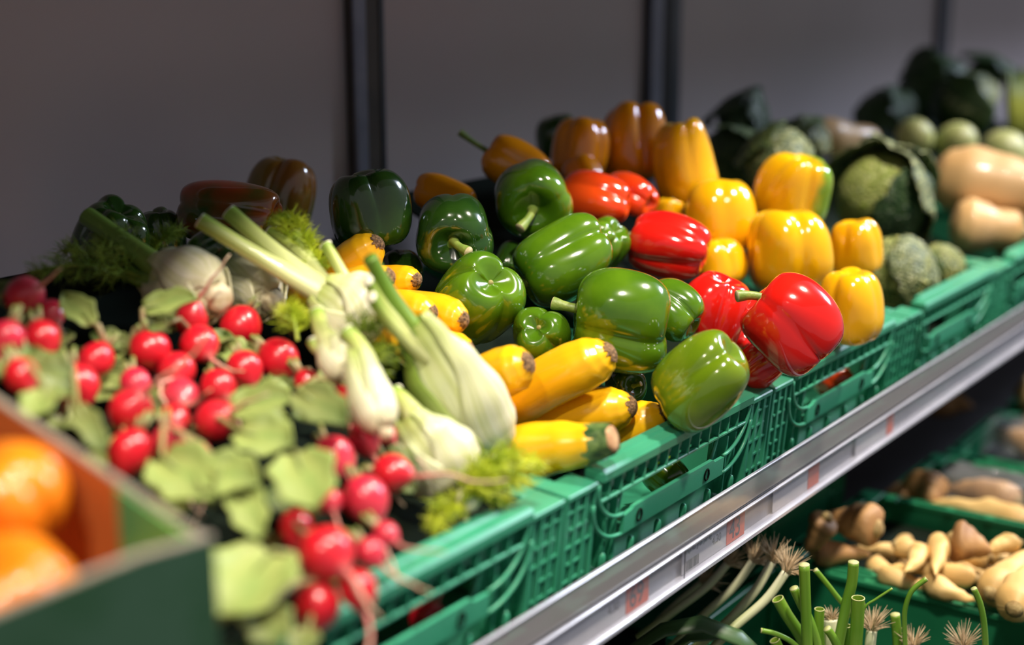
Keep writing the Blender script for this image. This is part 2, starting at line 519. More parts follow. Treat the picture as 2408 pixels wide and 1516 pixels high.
M['savoy'] = savoy_mat('savoy_leaf', (0.045, 0.10, 0.02), (0.10, 0.16, 0.045), (0.26, 0.32, 0.11))
M['savoy_pale'] = savoy_mat('savoy_pale_leaf', (0.44, 0.44, 0.14), (0.28, 0.32, 0.08), (0.05, 0.08, 0.015))
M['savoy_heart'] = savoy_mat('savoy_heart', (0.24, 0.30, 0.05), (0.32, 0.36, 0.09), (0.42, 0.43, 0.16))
M['savoy_grey'] = savoy_mat('savoy_grey_leaf', (0.36, 0.38, 0.17), (0.21, 0.25, 0.10), (0.03, 0.06, 0.015))
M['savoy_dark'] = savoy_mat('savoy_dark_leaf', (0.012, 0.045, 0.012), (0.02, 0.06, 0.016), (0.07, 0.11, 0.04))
M['kale'] = noisy('dark_leaf', (0.012, 0.04, 0.008), (0.035, 0.075, 0.012), 30, 0.5, bump=0.6, bscale=90)
M['celery'] = along('celery_stick', [(0, (0.45, 0.46, 0.08)), (0.6, (0.40, 0.42, 0.06)), (1, (0.26, 0.34, 0.04))], 0.4, stripes=10, bump=0.4)


def clear_plastic(name, tint, alpha, rough):
    m, nt, p = newmat(name)
    p.inputs['Base Color'].default_value = (*tint, 1)
    p.inputs['Roughness'].default_value = rough
    p.inputs['Alpha'].default_value = alpha
    p.inputs['Specular IOR Level'].default_value = 0.8
    p.inputs['Coat Weight'].default_value = 0.6
    return m


M['rail_clear'] = clear_plastic('rail_clear_plastic', (0.27, 0.25, 0.25), 0.75, 0.18)
M['rail_cover'] = clear_plastic('rail_label_cover', (0.5, 0.5, 0.56), 0.14, 0.10)
M['rail_back'] = noisy('rail_grey', (0.24, 0.235, 0.25), (0.28, 0.27, 0.29), 20, 0.3)
M['rail_lip'] = noisy('rail_lip', (0.34, 0.34, 0.40), (0.40, 0.40, 0.46), 20, 0.2, coat=0.5)
M['rail_dark'] = noisy('rail_seam', (0.01, 0.01, 0.012), (0.02, 0.018, 0.02), 20, 0.4)
M['paper'] = noisy('label_paper', (0.38, 0.37, 0.40), (0.42, 0.41, 0.44), 40, 0.7)
M['ink'] = noisy('label_ink', (0.04, 0.04, 0.045), (0.06, 0.06, 0.065), 60, 0.8)
M['patch'] = noisy('label_orange_red', (0.50, 0.085, 0.04), (0.54, 0.10, 0.045), 30, 0.6)
M['bag'] = clear_plastic('plastic_bag_film', (0.7, 0.7, 0.72), 0.14, 0.12)

# ------------------------------------------------------------------ setting
TILT = math.radians(5)
WALL_Y = 0.68
structure('floor', MB().box(-2.5, 5.5, -3.0, 0.75, -1.05, -1.0), M['floor'])
structure('ceiling', MB().box(-2.5, 5.5, -3.0, 0.75, 2.6, 2.65), M['wall'])
wall = structure('wall_back', MB().box(-2.5, 5.5, WALL_Y + 0.012, WALL_Y + 0.08, -1.0, 2.6), M['shelf'])


def wall_x(u, y=WALL_Y):
    return ypl(u, 60, y).x


posts = [wall_x(845), wall_x(1548), wall_x(2210)]
edges = [-2.5] + posts + [5.5]
for a, b in zip(edges, edges[1:]):
    structure('panel', MB().box(a + 0.022, b - 0.022, WALL_Y, WALL_Y + 0.012, -1.0, 2.6, 0.002), M['wall'], wall)
# upright profiles between the wall panels
for i, x in enumerate(posts):
    w = (0.030, 0.054, 0.034)[i]
    t = structure('trim_%d' % (i + 1), MB().box(x - w, x + w, WALL_Y - 0.016, WALL_Y + 0.012, -1.0, 2.6, 0.002), M['post_brown' if i == 0 else 'black'])
    structure('metal_strip', MB().box(x - w - 0.004, x - w + (0.020, 0.036, 0.026)[i], WALL_Y - 0.022, WALL_Y - 0.0155, -1.0, 2.6, 0.002), M['aluminium'], t)
    structure('slot_edge', MB().box(x + w - (0.008, 0.034, 0.012)[i], x + w, WALL_Y - 0.019, WALL_Y - 0.0155, -1.0, 2.6, 0.001), M['post_blue'], t)

# canopy shelf over the display, above the frame: it keeps the lamps off the back rows
canopy = MB().box(-2.2, 5.0, -0.05, WALL_Y - 0.024, 0.75, 0.78, 0.003)
structure('trim_4', canopy, M['shelf'])

# upper display shelf (tilted like the crates) and the lower one
sh = MB()
ct, st = math.cos(TILT), math.sin(TILT)
H = 0.125


def tl(x, y, z):
    """crate/shelf space (front top edge of the crates is the origin) -> world"""
    return Vector((x, y * ct - z * st, y * st + z * ct))


vs = [tl(x, y, z) for x in (-0.425, 4.6) for y in (-0.004, 0.625) for z in (-H - 0.014, -H - 0.001)]
sh.add(vs, [(0, 1, 3, 2), (4, 6, 7, 5), (0, 4, 5, 1), (2, 3, 7, 6), (0, 2, 6, 4), (1, 5, 7, 3)])
shelf = tag(sh.build('display_shelf', M['shelf'], None, False), 'dark sloping shelf board carrying the upper row of green crates', 'shelf')
lowshelf = tag(MB().box(0.0, 4.6, -0.42, 0.655, -0.50, -0.472, 0.002).build('lower_shelf', M['shelf'], None, False), 'dark lower shelf board carrying root vegetable crates', 'shelf')

# price rail along the shelf front
rail = thing('price_rail', 'long clear plastic price rail along the front of the upper shelf', 'price rail', (-0.425, -0.02, -0.066))
RX0, RX1 = -0.425, 4.4


def rail_part(name, mb, mat):
    return mb.build(name, mat, rail, False, off=(-0.425, -0.02, -0.066))


rail_part('back_strip', MB().box(RX0, RX1, -0.016, -0.012, -0.134, -0.094, 0.0006), M['rail_back'])
rail_part('clear_band', MB().box(RX0, RX1, -0.0215, -0.0195, -0.0935, -0.066, 0.0006), M['rail_clear'])
rail_part('top_edge', MB().box(RX0, RX1, -0.0225, -0.0185, -0.0675, -0.0655, 0.0006), M['rail_lip'])
rail_part('seam', MB().box(RX0, RX1, -0.021, -0.012, -0.0962, -0.0937), M['rail_dark'])
rail_part('bead', MB().box(RX0, RX1, -0.0245, -0.021, -0.0985, -0.0962, 0.0006), M['rail_lip'])
rail_part('label_cover', MB().box(RX0, RX1, -0.0228, -0.0220, -0.128, -0.0985, 0.0002), M['rail_cover'])
rail_part('lower_lip', MB().box(RX0, RX1, -0.026, -0.012, -0.134, -0.1275, 0.0014), M['rail_lip'])
rail_part('joint', MB().box(0.1695, 0.1705, -0.0232, -0.0226, -0.128, -0.0985), M['rail_dark'])


def text_part(body, size, x, z, mat, parent, off, y=-0.01905, sx=1.0, name='lettering'):
    cu = bpy.data.curves.new('txt', 'FONT')
    cu.body = body
    cu.size = size
    cu.extrude = 0.0001
    to = bpy.data.objects.new('txt', cu)
    col.objects.link(to)
    dg = bpy.context.evaluated_depsgraph_get()
    me = bpy.data.meshes.new_from_object(to.evaluated_get(dg))
    bpy.data.objects.remove(to)
    mw = Matrix.Translation(Vector((x, y, z)) - Vector(off)) @ Matrix.Rotation(math.radians(90), 4, 'X') @ Matrix.Diagonal((sx, 1, 1, 1))
    me.transform(mw)
    o = bpy.data.objects.new(name, me)
    me.materials.clear()
    me.materials.append(mat)
    col.objects.link(o)
    o.parent = parent
    return o


def price_label(x0, x1, number, label, text=None, price=None, barcode=False, patch_w=0.040):
    off = Vector((x0, -0.0185, -0.127))
    t = thing('price_label', label, 'price label', off, 'price labels in the rail')
    MB().box(x0, x1, -0.0190, -0.0185, -0.127, -0.0988).build('paper', M['paper'], t, False, off)
    MB().box(x1 - patch_w, x1 - 0.0005, -0.0196, -0.0190, -0.1268, -0.099).build('red_patch', M['patch'], t, False, off)
    if number:
        text_part(number, 0.030, x1 - patch_w + 0.005, -0.1230, M['ink'], t, off, -0.0198, 0.85, 'number')
    if text:
        text_part(text, 0.0078, x0 + 0.007, -0.1075, M['ink'], t, off, sx=0.85)
    if price:
        text_part(price, 0.0125, x1 - patch_w - 0.031, -0.1165, M['ink'], t, off, sx=0.9, name='price')
    if barcode:
        b = MB()
        r = random.Random(5)
        x = x0 + 0.008
        while x < x0 + 0.033:
            w = r.choice((0.0006, 0.0009, 0.0014))
            b.box(x, x + w, -0.0192, -0.0190, -0.1255, -0.1150)
            x += w + r.choice((0.0006, 0.001))
        b.build('barcode', M['ink'], t, False, off)
    return t


price_label(-0.060, 0.108, '69', 'white price label with orange-red number patch 69 nearest the viewer', None, '4.30')
price_label(0.172, 0.304, '43', 'white price label with barcode and orange-red number patch 43', 'Paprika gr\u00fcn per kg', '4.30', True)
price_label(0.372, 0.492, None, 'blurred price label with plain red patch just beyond number 43', patch_w=0.030)
price_label(0.600, 0.722, None, 'farthest blurred price label with a dull red patch', patch_w=0.022)


# ------------------------------------------------------------------ crates
def copy_tree(o, parent=None):
    c = o.copy()
    col.objects.link(c)
    if parent:
        c.parent = parent
    for ch in list(o.children):
        copy_tree(ch, c)
    return c


def make_crate(label, mat, W=0.40, D=0.59, Hc=H, front=True, group='green folding crates on the upper shelf'):
    t = thing('folding_crate', label, 'crate', (0, 0, 0), group)
    P = lambda mb, name, sm=False: mb.build(name, mat, t, sm)
    P(MB().box(0.004, W - 0.004, 0.004, D - 0.004, -Hc, -Hc + 0.010, 0.002), 'base')
    # side walls, their rims and outer ribs
    for sx in (0, 1):
        X = lambda a, b: (a, b) if sx == 0 else (W - b, W - a)
        m = MB()
        m.box(*X(0.006, 0.010), 0.032, D - 0.032, -Hc + 0.010, -0.007)
        y = 0.06
        while y < D - 0.05:
            m.box(*X(0.002, 0.006), y - 0.002, y + 0.002, -Hc + 0.012, -0.008)
            y += 0.045
        for zz in (-0.035, -0.075, -0.115):
            m.box(*X(0.002, 0.006), 0.034, D - 0.034, zz - 0.0015, zz + 0.0015)
        P(m, 'side_wall')
        r = MB()
        r.box(*X(0.0, 0.004), 0.045, D - 0.045, -0.007, 0.0, 0.001)
        r.box(*X(0.012, 0.017), 0.045, D - 0.045, -0.007, 0.0, 0.001)
        y = 0.045
        while y < D - 0.05:
            r.box(*X(0.004, 0.012), y, y + 0.012, -0.006, -0.001)
            y += 0.055
        P(r, 'rim')
    m = MB()
    m.box(0.03, W - 0.03, D - 0.010, D - 0.005, -Hc + 0.01, 0.0)
    m.box(0.03, W - 0.03, D - 0.018, D, -0.006, 0.0, 0.001)
    P(m, 'back_wall')
    # corner posts: cap, upright ribs, cross slats
    for sx in (0, 1):
        for sy in (0, 1):
            m = MB()
            X = lambda a, b: (a, b) if sx == 0 else (W - b, W - a)
            Yy = lambda a, b: (a, b) if sy == 0 else (D - b, D - a)
            m.box(*X(0.0, 0.048), *Yy(0.0, 0.030), -0.006, 0.0, 0.0012)
            m.box(*X(0.0, 0.022), *Yy(0.030, 0.055), -0.006, 0.0, 0.0012)
            m.box(*X(0.003, 0.046), *Yy(0.012, 0.016), -Hc, -0.006)
            m.box(*X(0.010, 0.014), *Yy(0.016, 0.034), -Hc, -0.006)
            for k, xx in enumerate((0.0015, 0.009, 0.0165, 0.024, 0.0315, 0.039, 0.046)):
                m.box(*X(xx - 0.0012, xx + 0.0012), *Yy(0.001 if k % 2 == 0 else 0.003, 0.012), -Hc, -0.006)
            for k in range(9):
                zz = -0.018 - 0.0165 * k
                if zz > -Hc + 0.004:
                    m.box(*X(0.001 + (k % 2) * 0.008, 0.0315 + (k % 3) * 0.007), *Yy(0.002, 0.012), zz - 0.0011, zz + 0.0011)
            for yy in (0.006, 0.014, 0.022, 0.030):
                m.box(*X(0.001, 0.010), *Yy(yy - 0.001, yy + 0.001), -Hc, -0.006)
            P(m, 'corner_post')
    if not front:
        m = MB()
        m.box(0.03, W - 0.03, 0.005, 0.010, -Hc + 0.01, 0.0)
        m.box(0.03, W - 0.03, 0, 0.018, -0.006, 0.0, 0.001)
        m.box(0.05, W - 0.05, 0.0, 0.006, -0.045, -0.040)
        P(m, 'front_panel')
        return t
    x0, x1 = 0.052, W - 0.048
    m = MB()
    m.box(0.046, 0.095, 0.014, 0.018, -Hc + 0.01, -0.024)
    m.box(W - 0.105, W - 0.046, 0.014, 0.018, -Hc + 0.01, -0.024)
    m.box(0.095, W - 0.105, 0.014, 0.018, -Hc + 0.01, -0.062)
    m.box(0.046, W - 0.046, 0.014, 0.018, -0.024, -0.006)
    for xx in (0.075, 0.092, W - 0.09, W - 0.072):
        m.box(xx - 0.0012, xx + 0.0012, 0.004, 0.014, -0.095, -0.03)
    P(m, 'front_panel')
    # carrying bar with the little cells below it
    m = MB()
    m.box(x0, x1, -0.002, 0.020, -0.005, 0.0085, 0.003)
    m.box(x0 + 0.02, x1 - 0.03, 0.012, 0.023, 0.002, 0.0105, 0.002)
    P(m, 'handle_bar')
    m = MB()
    m.box(x0 + 0.004, x1 - 0.012, 0.0, 0.005, -0.0235, -0.0205, 0.0006)
    xx = x0 + 0.016
    while xx < x1 - 0.015:
        m.box(xx - 0.0008, xx + 0.0008, 0.0, 0.008, -0.021, -0.004)
        xx += 0.021
    P(m, 'cell_strip')
    # rim of the hand hole
    m = MB()
    hole = [(0.10, -0.058), (0.106, -0.030), (0.114, -0.026), (W - 0.12, -0.026), (W - 0.104, -0.030), (W - 0.112, -0.050), (W - 0.128, -0.060), (0.108, -0.062)]
    hp = [Vector((a, 0.010, b)) for a, b in hole]
    m.tube(hp + [hp[0]], 0.0022, 6, False)
    P(m, 'hole_rim', True)
    # sweeping strap: plate in the middle, two arcs at each end
    m = MB()
    m.prism([(0.098, -0.066), (0.098, -0.048), (0.112, -0.046), (0.116, -0.0435), (W - 0.13, -0.0435), (W - 0.125, -0.047), (W - 0.105, -0.047), (W - 0.105, -0.066)], -0.001, 0.003)
    P(m, 'strap_plate')
    m = MB()
    for a in ((0.049, -0.004, 0.098, -0.0465, 0.0), (0.043, -0.022, 0.098, -0.066, 0.0)):
        pts = []
        for k in range(13):
            q = k / 12 * math.pi / 2
            pts.append(Vector((a[2] - (a[2] - a[0]) * math.cos(q), 0.001, a[1] + (a[3] - a[1]) * math.sin(q))))
        P(MB().tube(pts, 0.0021, 6), 'strap_arc', True)
        pts = [Vector((W - 0.105 + (0.098 - p.x) * 1.05, p.y, p.z)) for p in pts]
        P(MB().tube(pts, 0.0021, 6), 'strap_arc', True)
    for xx in (0.125, W - 0.142):
        m = MB()
        pts = [Vector((xx + 0.0045 * math.cos(k * math.pi / 5), -0.0016, -0.0555 + 0.006 * math.sin(k * math.pi / 5))) for k in range(11)]
        m.tube(pts, 0.0010, 5, False)
        m.build('oval_mark', M['insert'], t, True)
    # upright pegs and the bright ledge at the foot of the front
    for k in range(6):
        xx = 0.072 + k * (W - 0.145) / 5
        m = MB()
        m.tube([Vector((xx, 0.004, -0.102)), Vector((xx, 0.004, -0.082)), Vector((xx, 0.004, -0.0785)), Vector((xx, 0.004, -0.0775))], [0.0036, 0.0036, 0.0026, 0.0008], 8)
        P(m, 'peg', True)
    m = MB()
    m.box(0.046, W - 0.046, -0.002, 0.014, -0.106, -0.102, 0.0008)
    P(m, 'ledge')
    return t


PITCH = 0.405
CR = Matrix.Rotation(TILT, 4, 'X')
labels = ['green folding crate holding radishes and fennel, nearest the viewer',
          'green folding crate holding yellow zucchini and green peppers',
          'green folding crate holding red and yellow peppers',
          'green folding crate holding crinkled savoy cabbages',
          'far green folding crate holding butternut squash',
          'green folding crate holding pale cabbages, beyond the butternut squash',
          'last green folding crate holding celery, beyond the pale cabbages']
first = None
for k, lb in enumerate(labels):
    if first is None:
        c = first = make_crate(lb, M['crate'])
    else:
        c = copy_tree(first)
        c['label'] = lb
    c.matrix_world = Matrix.Translation(((k - 1) * PITCH + 0.0025, 0, 0)) @ CR


# sloping inserts that heap the produce up towards the back
def insert(k, a, b, label, f0=0.0, f1=1.0, y0=0.06, y1=0.555):
    x0, x1 = (k - 1) * PITCH + 0.024, k * PITCH - 0.020
    x0, x1 = x0 + (x1 - x0) * f0, x0 + (x1 - x0) * f1
    m = MB()
    vs = [(x, y, a + b * y + dz) for x in (x0, x1) for y in (y0, y1) for dz in (-0.004, 0)]
    m.add(vs, [(0, 1, 3, 2), (4, 6, 7, 5), (0, 4, 5, 1), (2, 3, 7, 6), (0, 2, 6, 4), (1, 5, 7, 3)])
    return tag(m.build('sloping_insert', M['insert'], None, False), label, 'display insert', 'sloping inserts inside the upper crates')


insert(0, -0.035, 0.33, 'dark sloping insert board under the radishes and fennel')
insert(1, -0.135, 0.40, 'dark sloping insert board under the yellow zucchini', 0.0, 0.45, 0.11)
insert(1, -0.105, 0.40, 'dark sloping insert board under the green peppers', 0.47, 1.0, 0.11)
insert(2, -0.075, 0.42, 'dark sloping insert board under the red and yellow peppers', 0, 1, 0.11)
insert(3, -0.120, 0.36, 'dark sloping insert board under the savoy cabbages')
insert(4, -0.120, 0.36, 'dark sloping insert board under the butternut squash')
insert(5, -0.09, 0.52, 'dark sloping insert board under the pale cabbages', 0, 1, 0.06, 0.43)
insert(6, -0.09, 0.52, 'dark sloping insert board under the celery at the far right', 0, 1, 0.06, 0.43)

# lower row
lowdef = [(0.36, -0.30, -0.300, 0.165, 'dark green crate of spring onions on the lower shelf'),
          (0.662, -0.30, -0.300, 0.165, 'dark green crate of pale parsnips on the lower shelf'),
          (0.962, -0.30, -0.328, 0.137, 'dark green crate of wrapped brown roots on the lower shelf'),
          (1.312, -0.30, -0.342, 0.123, 'far dark green crate of long pale roots on the lower shelf'),
          (1.66, -0.30, -0.342, 0.123, 'farthest dark green crate on the lower shelf at the right edge')]
for x, y, z, h, lb in lowdef:
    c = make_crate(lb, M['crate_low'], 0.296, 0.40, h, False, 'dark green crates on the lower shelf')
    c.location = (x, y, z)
for (x, y, z, h, lb), zi, nm in zip(lowdef, (-0.400, -0.335, -0.368, -0.378), ('spring onions', 'pale parsnips', 'bagged brown roots', 'long pale roots')):
    m = MB().box(x + 0.019, x + 0.277, y + 0.022, y + 0.378, zi - 0.004, zi)
    tag(m.build('flat_insert', M['insert'], None, False), 'dark flat insert board under the ' + nm, 'display insert', 'flat inserts inside the lower crates')
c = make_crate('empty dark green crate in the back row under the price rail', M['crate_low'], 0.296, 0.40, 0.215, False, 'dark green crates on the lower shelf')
c.location = (0.658, 0.13, -0.252)


# ------------------------------------------------------------------ bell peppers
def pepper(label, u, v, px, mat, stem=(0, 1, 0), roll=0.0, ratio=1.0, lobes=4, seed=1, a=0.06, b=0.38, y=None, taper=0.10,
           groove=0.16, dent=0.34, group='bell peppers', slen=0.42, sbend=0.3, bulge=0.0, sq=0.60, z=None, name='bell_pepper', face=None):
    """px: width in the photo across the axis; stem: direction of the stalk as right/up/towards the viewer"""
    c = at(u, v, z) if z else (ypl(u, v, y) if y is not None else pile(u, v, a, b))
    Wd = px * depth(c) / FPX
    Ln = Wd * ratio
    rng = random.Random(seed)
    bounds = []
    acc = 0
    for k in range(lobes):
        acc += rng.uniform(0.78, 1.22)
        bounds.append(acc)
    bounds = [x / acc * 2 * math.pi for x in bounds]
    size = [rng.uniform(0.93, 1.07) for _ in range(lobes)]
    drop = [rng.uniform(-0.06, 0.12) for _ in range(lobes)]
    top = [rng.uniform(-0.02, 0.09) for _ in range(lobes)]
    bx, by = rng.uniform(-0.05, 0.05), rng.uniform(-0.05, 0.05)
    off = Vector((seed * 1.7, seed * 0.9, 3.1))

    def lobe(th):
        lo = 0.0
        for k, hi in enumerate(bounds):
            if th <= hi + 1e-9:
                s = (th - lo) / (hi - lo)
                return k, math.sin(math.pi * min(1, max(0, s)))
            lo = hi
        return lobes - 1, 0.0

    def fn(s, t):
        th = 2 * math.pi * s
        ph = math.pi * t
        k, bump = lobe(th % (2 * math.pi))
        bs = bump ** 0.62
        sn, cs = math.sin(ph), math.cos(ph)
        rr = sn ** sq if sn > 0 else 0.0
        zz = math.copysign(abs(cs) ** 0.80, cs)
        g = groove * (0.30 + 0.75 * smooth((t - 0.25) / 0.65) + 0.45 * smooth((0.30 - t) / 0.25))
        lob = (1 - g * (1 - bs)) * (1 + (size[k] - 1) * bs)
        rad = rr * lob * (1 - taper * smooth(t)) * (1 + bulge * math.sin(ph * 2))
        # shoulders and the dimples at both ends
        e = math.exp(-(rr / 0.42) ** 2)
        if cs > 0:
            zz -= dent * e
            zz += top[k] * bs * smooth(rr / 0.5) * cs
        else:
            zz += dent * 0.75 * e
            zz -= drop[k] * bs * smooth(rr / 0.4) * -cs
        p = Vector((rad * math.cos(th) * Wd / 2, rad * math.sin(th) * Wd / 2, zz * Ln / 2))
        p.x += bx * Wd * (zz * zz)
        p.y += by * Wd * (zz * zz)
        n = noise.noise_vector(p * (1.6 / Wd) + off)
        return p + n * Wd * 0.035 * min(1, rr * 2)

    mw = frame(c, cdir(*stem), roll)
    if face:                                            # turn one groove (local +X) to this side
        zx = cdir(*stem)
        fx = cdir(*face)
        fx = (fx - zx * fx.dot(zx)).normalized()
        mw = Matrix.Translation(c) @ Matrix((fx, zx.cross(fx), zx)).transposed().to_4x4()
    t = thing(name, label, 'bell pepper', group=group, mat=mw)
    MB().grid(60, 36, fn, True).build('flesh', mat, t)
    # calyx and stalk in the upper dimple
    zc = Ln / 2 * (1 - dent)
    m = MB()
    rc = 0.17 * Wd

    def cal(s, q):
        th = 2 * math.pi * s
        r = rc * q * (1 + 0.16 * math.cos(5 * th) * q)
        return Vector((r * math.cos(th), r * math.sin(th), zc + 0.010 * Wd + 0.26 * Ln * (r / (0.42 * Wd)) ** 2 * 0.75 + 0.02 * Wd * (1 - q)))
    m.grid(30, 5, cal, True)
    m.build('calyx', M['calyx'], t)
    ba = rng.uniform(0, 6.28)
    sl = slen * Wd
    pts = []
    for k in range(9):
        q = k / 8
        pts.append(Vector((math.cos(ba) * sbend * sl * q * q, math.sin(ba) * sbend * sl * q * q, zc + 0.01 * Wd + sl * q)))
    rad = [0.075, 0.056, 0.050, 0.048, 0.047, 0.048, 0.052, 0.062, 0.066]
    m = MB()
    m.tube(pts, [r * Wd for r in rad], 12, False)
    stalk = m.build('stalk', M['stem'], t)
    d = (pts[-1] - pts[-2]).normalized()
    MB().tube([pts[-1] - d * 0.004 * Wd, pts[-1] + d * 0.006 * Wd], 0.064 * Wd, 12).build('cut_end', M['stem_cut'], stalk)
    # tiny blossom tip in the lower dimple
    zb = -Ln / 2 * (1 - dent * 0.75)
    MB().tube([Vector((0, 0, zb + 0.004)), Vector((0, 0, zb - 0.001)), Vector((0, 0, zb - 0.003))], [0.004, 0.003, 0.0004], 8).build('blossom_tip', M['tip'], t)
    return t


GG = 'green bell peppers heaped in the crate beside the zucchini'
GR = 'red bell peppers heaped in their crate'
GY = 'yellow bell peppers heaped in their crate'
gp = lambda *a, **k: pepper(*a, group=GG, **k)
rp = lambda *a, **k: pepper(*a, group=GR, **k)
yp = lambda *a, **k: pepper(*a, group=GY, **k)

gp('glossy green pepper on top of the heap, pale stalk pointing at the viewer', 1250, 473, 196, M['green'], (0.02, -0.42, 0.9), 0.4, 0.85, 4, 3, a=0.07, groove=0.14, slen=0.36, sbend=0.5, dent=0.34, taper=0.05)
gp('green pepper of two slanting lobes below the one with its stalk forward', 1328, 618, 205, M['green'], (-0.72, -0.42, 0.10), 0.9, 1.12, 3, 8, a=0.050, groove=0.34, face=(-0.25, 0.3, 0.9), slen=0.2)
gp('small wrinkled green pepper squeezed between green and red peppers', 1428, 578, 128, M['green'], (-0.5, -0.5, -0.6), 0.3, 1.0, 6, 12, a=0.040, groove=0.40, slen=0.2)
gp('big green pepper lying on its side, cut stalk pointing left', 1460, 750, 245, M['green'], (-0.95, 0.20, -0.02), 2.2, 1.0, 3, 5, a=0.078, groove=0.26, taper=0.0, dent=0.30, slen=0.34, sbend=0.15, face=(0, -0.42, 0.9))
gp('green pepper half hidden behind the big one lying on its side', 1580, 728, 150, M['green'], (-0.75, 0.45, -0.35), 0.4, 0.95, 3, 21, a=0.038, groove=0.34, face=(0.3, 0.2, 0.9), slen=0.2)
gp('lime green pepper resting on the crate front beside the zucchini', 1648, 888, 222, M['green_lime'], (-0.60, -0.55, -0.45), 0.5, 1.04, 3, 14, a=0.060, groove=0.28, taper=0.14, face=(0.85, -0.3, 0.4), slen=0.2)
gp('green pepper with deep dimpled end above the yellow zucchini', 1130, 708, 212, M['green'], (-0.42, -0.48, -0.72), 1.2, 1.05, 3, 17, a=0.045, groove=0.36, taper=0.0, dent=0.42, face=(-0.5, 0.5, 0.5), slen=0.2)
gp('small green pepper low between the dimpled and the big lying one', 1256, 775, 156, M['green'], (0.1, -0.35, -0.85), 0.7, 0.95, 3, 23, a=0.028, groove=0.38, face=(0.2, 0.9, 0.3), slen=0.2)
gp('dark green pepper with shrivelled stalk facing forward, in the shade', 1067, 545, 204, M['green_shaded'], (0.06, -0.38, 0.9), 0.2, 0.9, 4, 31, a=0.055, groove=0.26, slen=0.30, sbend=0.5)
gp('dark green pepper at the back, bottom end turned up, left of the shrivelled stalk', 872, 494, 204, M['green_shaded'], (0.15, -0.85, -0.15), 0.9, 0.95, 4, 37, a=0.055, groove=0.24, taper=0.02, face=(0.3, 0, 0.9), slen=0.08)
gp('dark green pepper showing only its flank under the shaded peppers', 945, 640, 112, M['green_shaded'], (-0.3, 0.4, -0.6), 0.2, 0.9, 4, 41, a=-0.01, slen=0.2)
gp('long pepper turning from green to red, lying at the back left', 540, 505, 156, M['green_red'], (-0.97, 0.10, -0.12), 1.3, 1.62, 3, 43, y=0.47, groove=0.22, taper=-0.05, slen=0.2, face=(0, 0.2, 0.9))
gp('upright pepper turning from green to brown, against the wall', 660, 458, 184, M['green_brown'], (-0.25, -0.9, -0.1), 0.6, 1.02, 4, 47, y=0.56, groove=0.28, slen=0.2)
gp('very dark green pepper with ribbed top at the far left back', 262, 568, 186, M['green_shaded'], (-0.3, -0.7, -0.3), 0.3, 1.0, 5, 53, y=0.50, groove=0.30, slen=0.2)
gp('very dark green pepper between the far left one and the reddish one', 378, 562, 120, M['green_shaded'], (0.1, -0.8, -0.3), 0.2, 1.2, 4, 59, y=0.54, groove=0.28, slen=0.2)
gp('dark pepper peeping out under the long reddish one', 500, 594, 100, M['green_shaded'], (-0.6, -0.4, -0.3), 0.2, 1.1, 4, 61, y=0.38, groove=0.2, slen=0.2)
gp('dark green pepper behind the shaded yellow peppers by the wall', 1312, 322, 112, M['green_shaded'], (0.2, -0.8, -0.2), 0.2, 1.0, 4, 67, y=0.52, slen=0.2)
gp('green pepper seen in the dark gap behind the zucchini tips', 1474, 912, 96, M['green_shaded'], (0.4, 0.1, 0.8), 0.2, 1.0, 4, 71, a=-0.015, slen=0.25)
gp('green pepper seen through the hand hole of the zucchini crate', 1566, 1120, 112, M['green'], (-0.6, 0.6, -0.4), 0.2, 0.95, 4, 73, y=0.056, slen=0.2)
gp('dark green pepper in the gap beneath the topmost green ones', 1203, 615, 84, M['green_shaded'], (0.2, 0.6, -0.5), 0.2, 1.0, 4, 79, a=0.0, slen=0.2)

rp('orange-red pepper with a long white glare, right of the topmost green one', 1402, 470, 138, M['red_orange'], (-0.90, 0.22, -0.30), 0.5, 1.25, 3, 83, a=0.055, groove=0.32, slen=0.2, face=(0.1, 0.35, 0.9))
rp('orange-red pepper behind the glaring one, lobes pointing right', 1482, 456, 112, M['red_orange'], (-0.75, 0.35, -0.5), 0.3, 1.15, 3, 89, a=0.06, groove=0.38, slen=0.2, face=(0.2, -0.1, 0.9))
rp('deep red pepper in the middle of the heap, lobes turned right', 1558, 580, 168, M['red'], (-0.88, 0.20, -0.25), 1.0, 1.15, 4, 97, a=0.058, groove=0.34, slen=0.2, face=(0.2, -0.5, 0.8))
rp('red pepper with pinched end between green and red neighbours', 1676, 730, 182, M['red'], (-0.30, -0.80, -0.30), 0.3, 1.02, 3, 101, a=0.052, groove=0.42, slen=0.2, face=(0.25, 0.1, 0.9))
rp('biggest red pepper at the crate front, greenish stalk at its upper left', 1856, 764, 212, M['red'], (-0.62, 0.66, -0.10), 0.7, 1.04, 3, 103, a=0.074, groove=0.30, slen=0.28, sbend=0.8, taper=0.02, face=(0.25, -0.45, 0.85))
rp('red pepper lying low at the crate corner', 1793, 876, 112, M['red'], (-0.4, -0.4, -0.3), 0.2, 1.0, 3, 107, a=0.012, groove=0.3, slen=0.15)
rp('red pepper seen through the hand hole of its crate', 1962, 893, 96, M['red_orange'], (-0.6, 0.5, -0.3), 0.2, 1.0, 3, 109, y=0.056, slen=0.2)
rp('dark red pepper in the gap under the biggest red one', 1742, 800, 70, M['red'], (-0.2, 0.5, -0.6), 0.2, 1.0, 3, 113, a=0.0, slen=0.15)

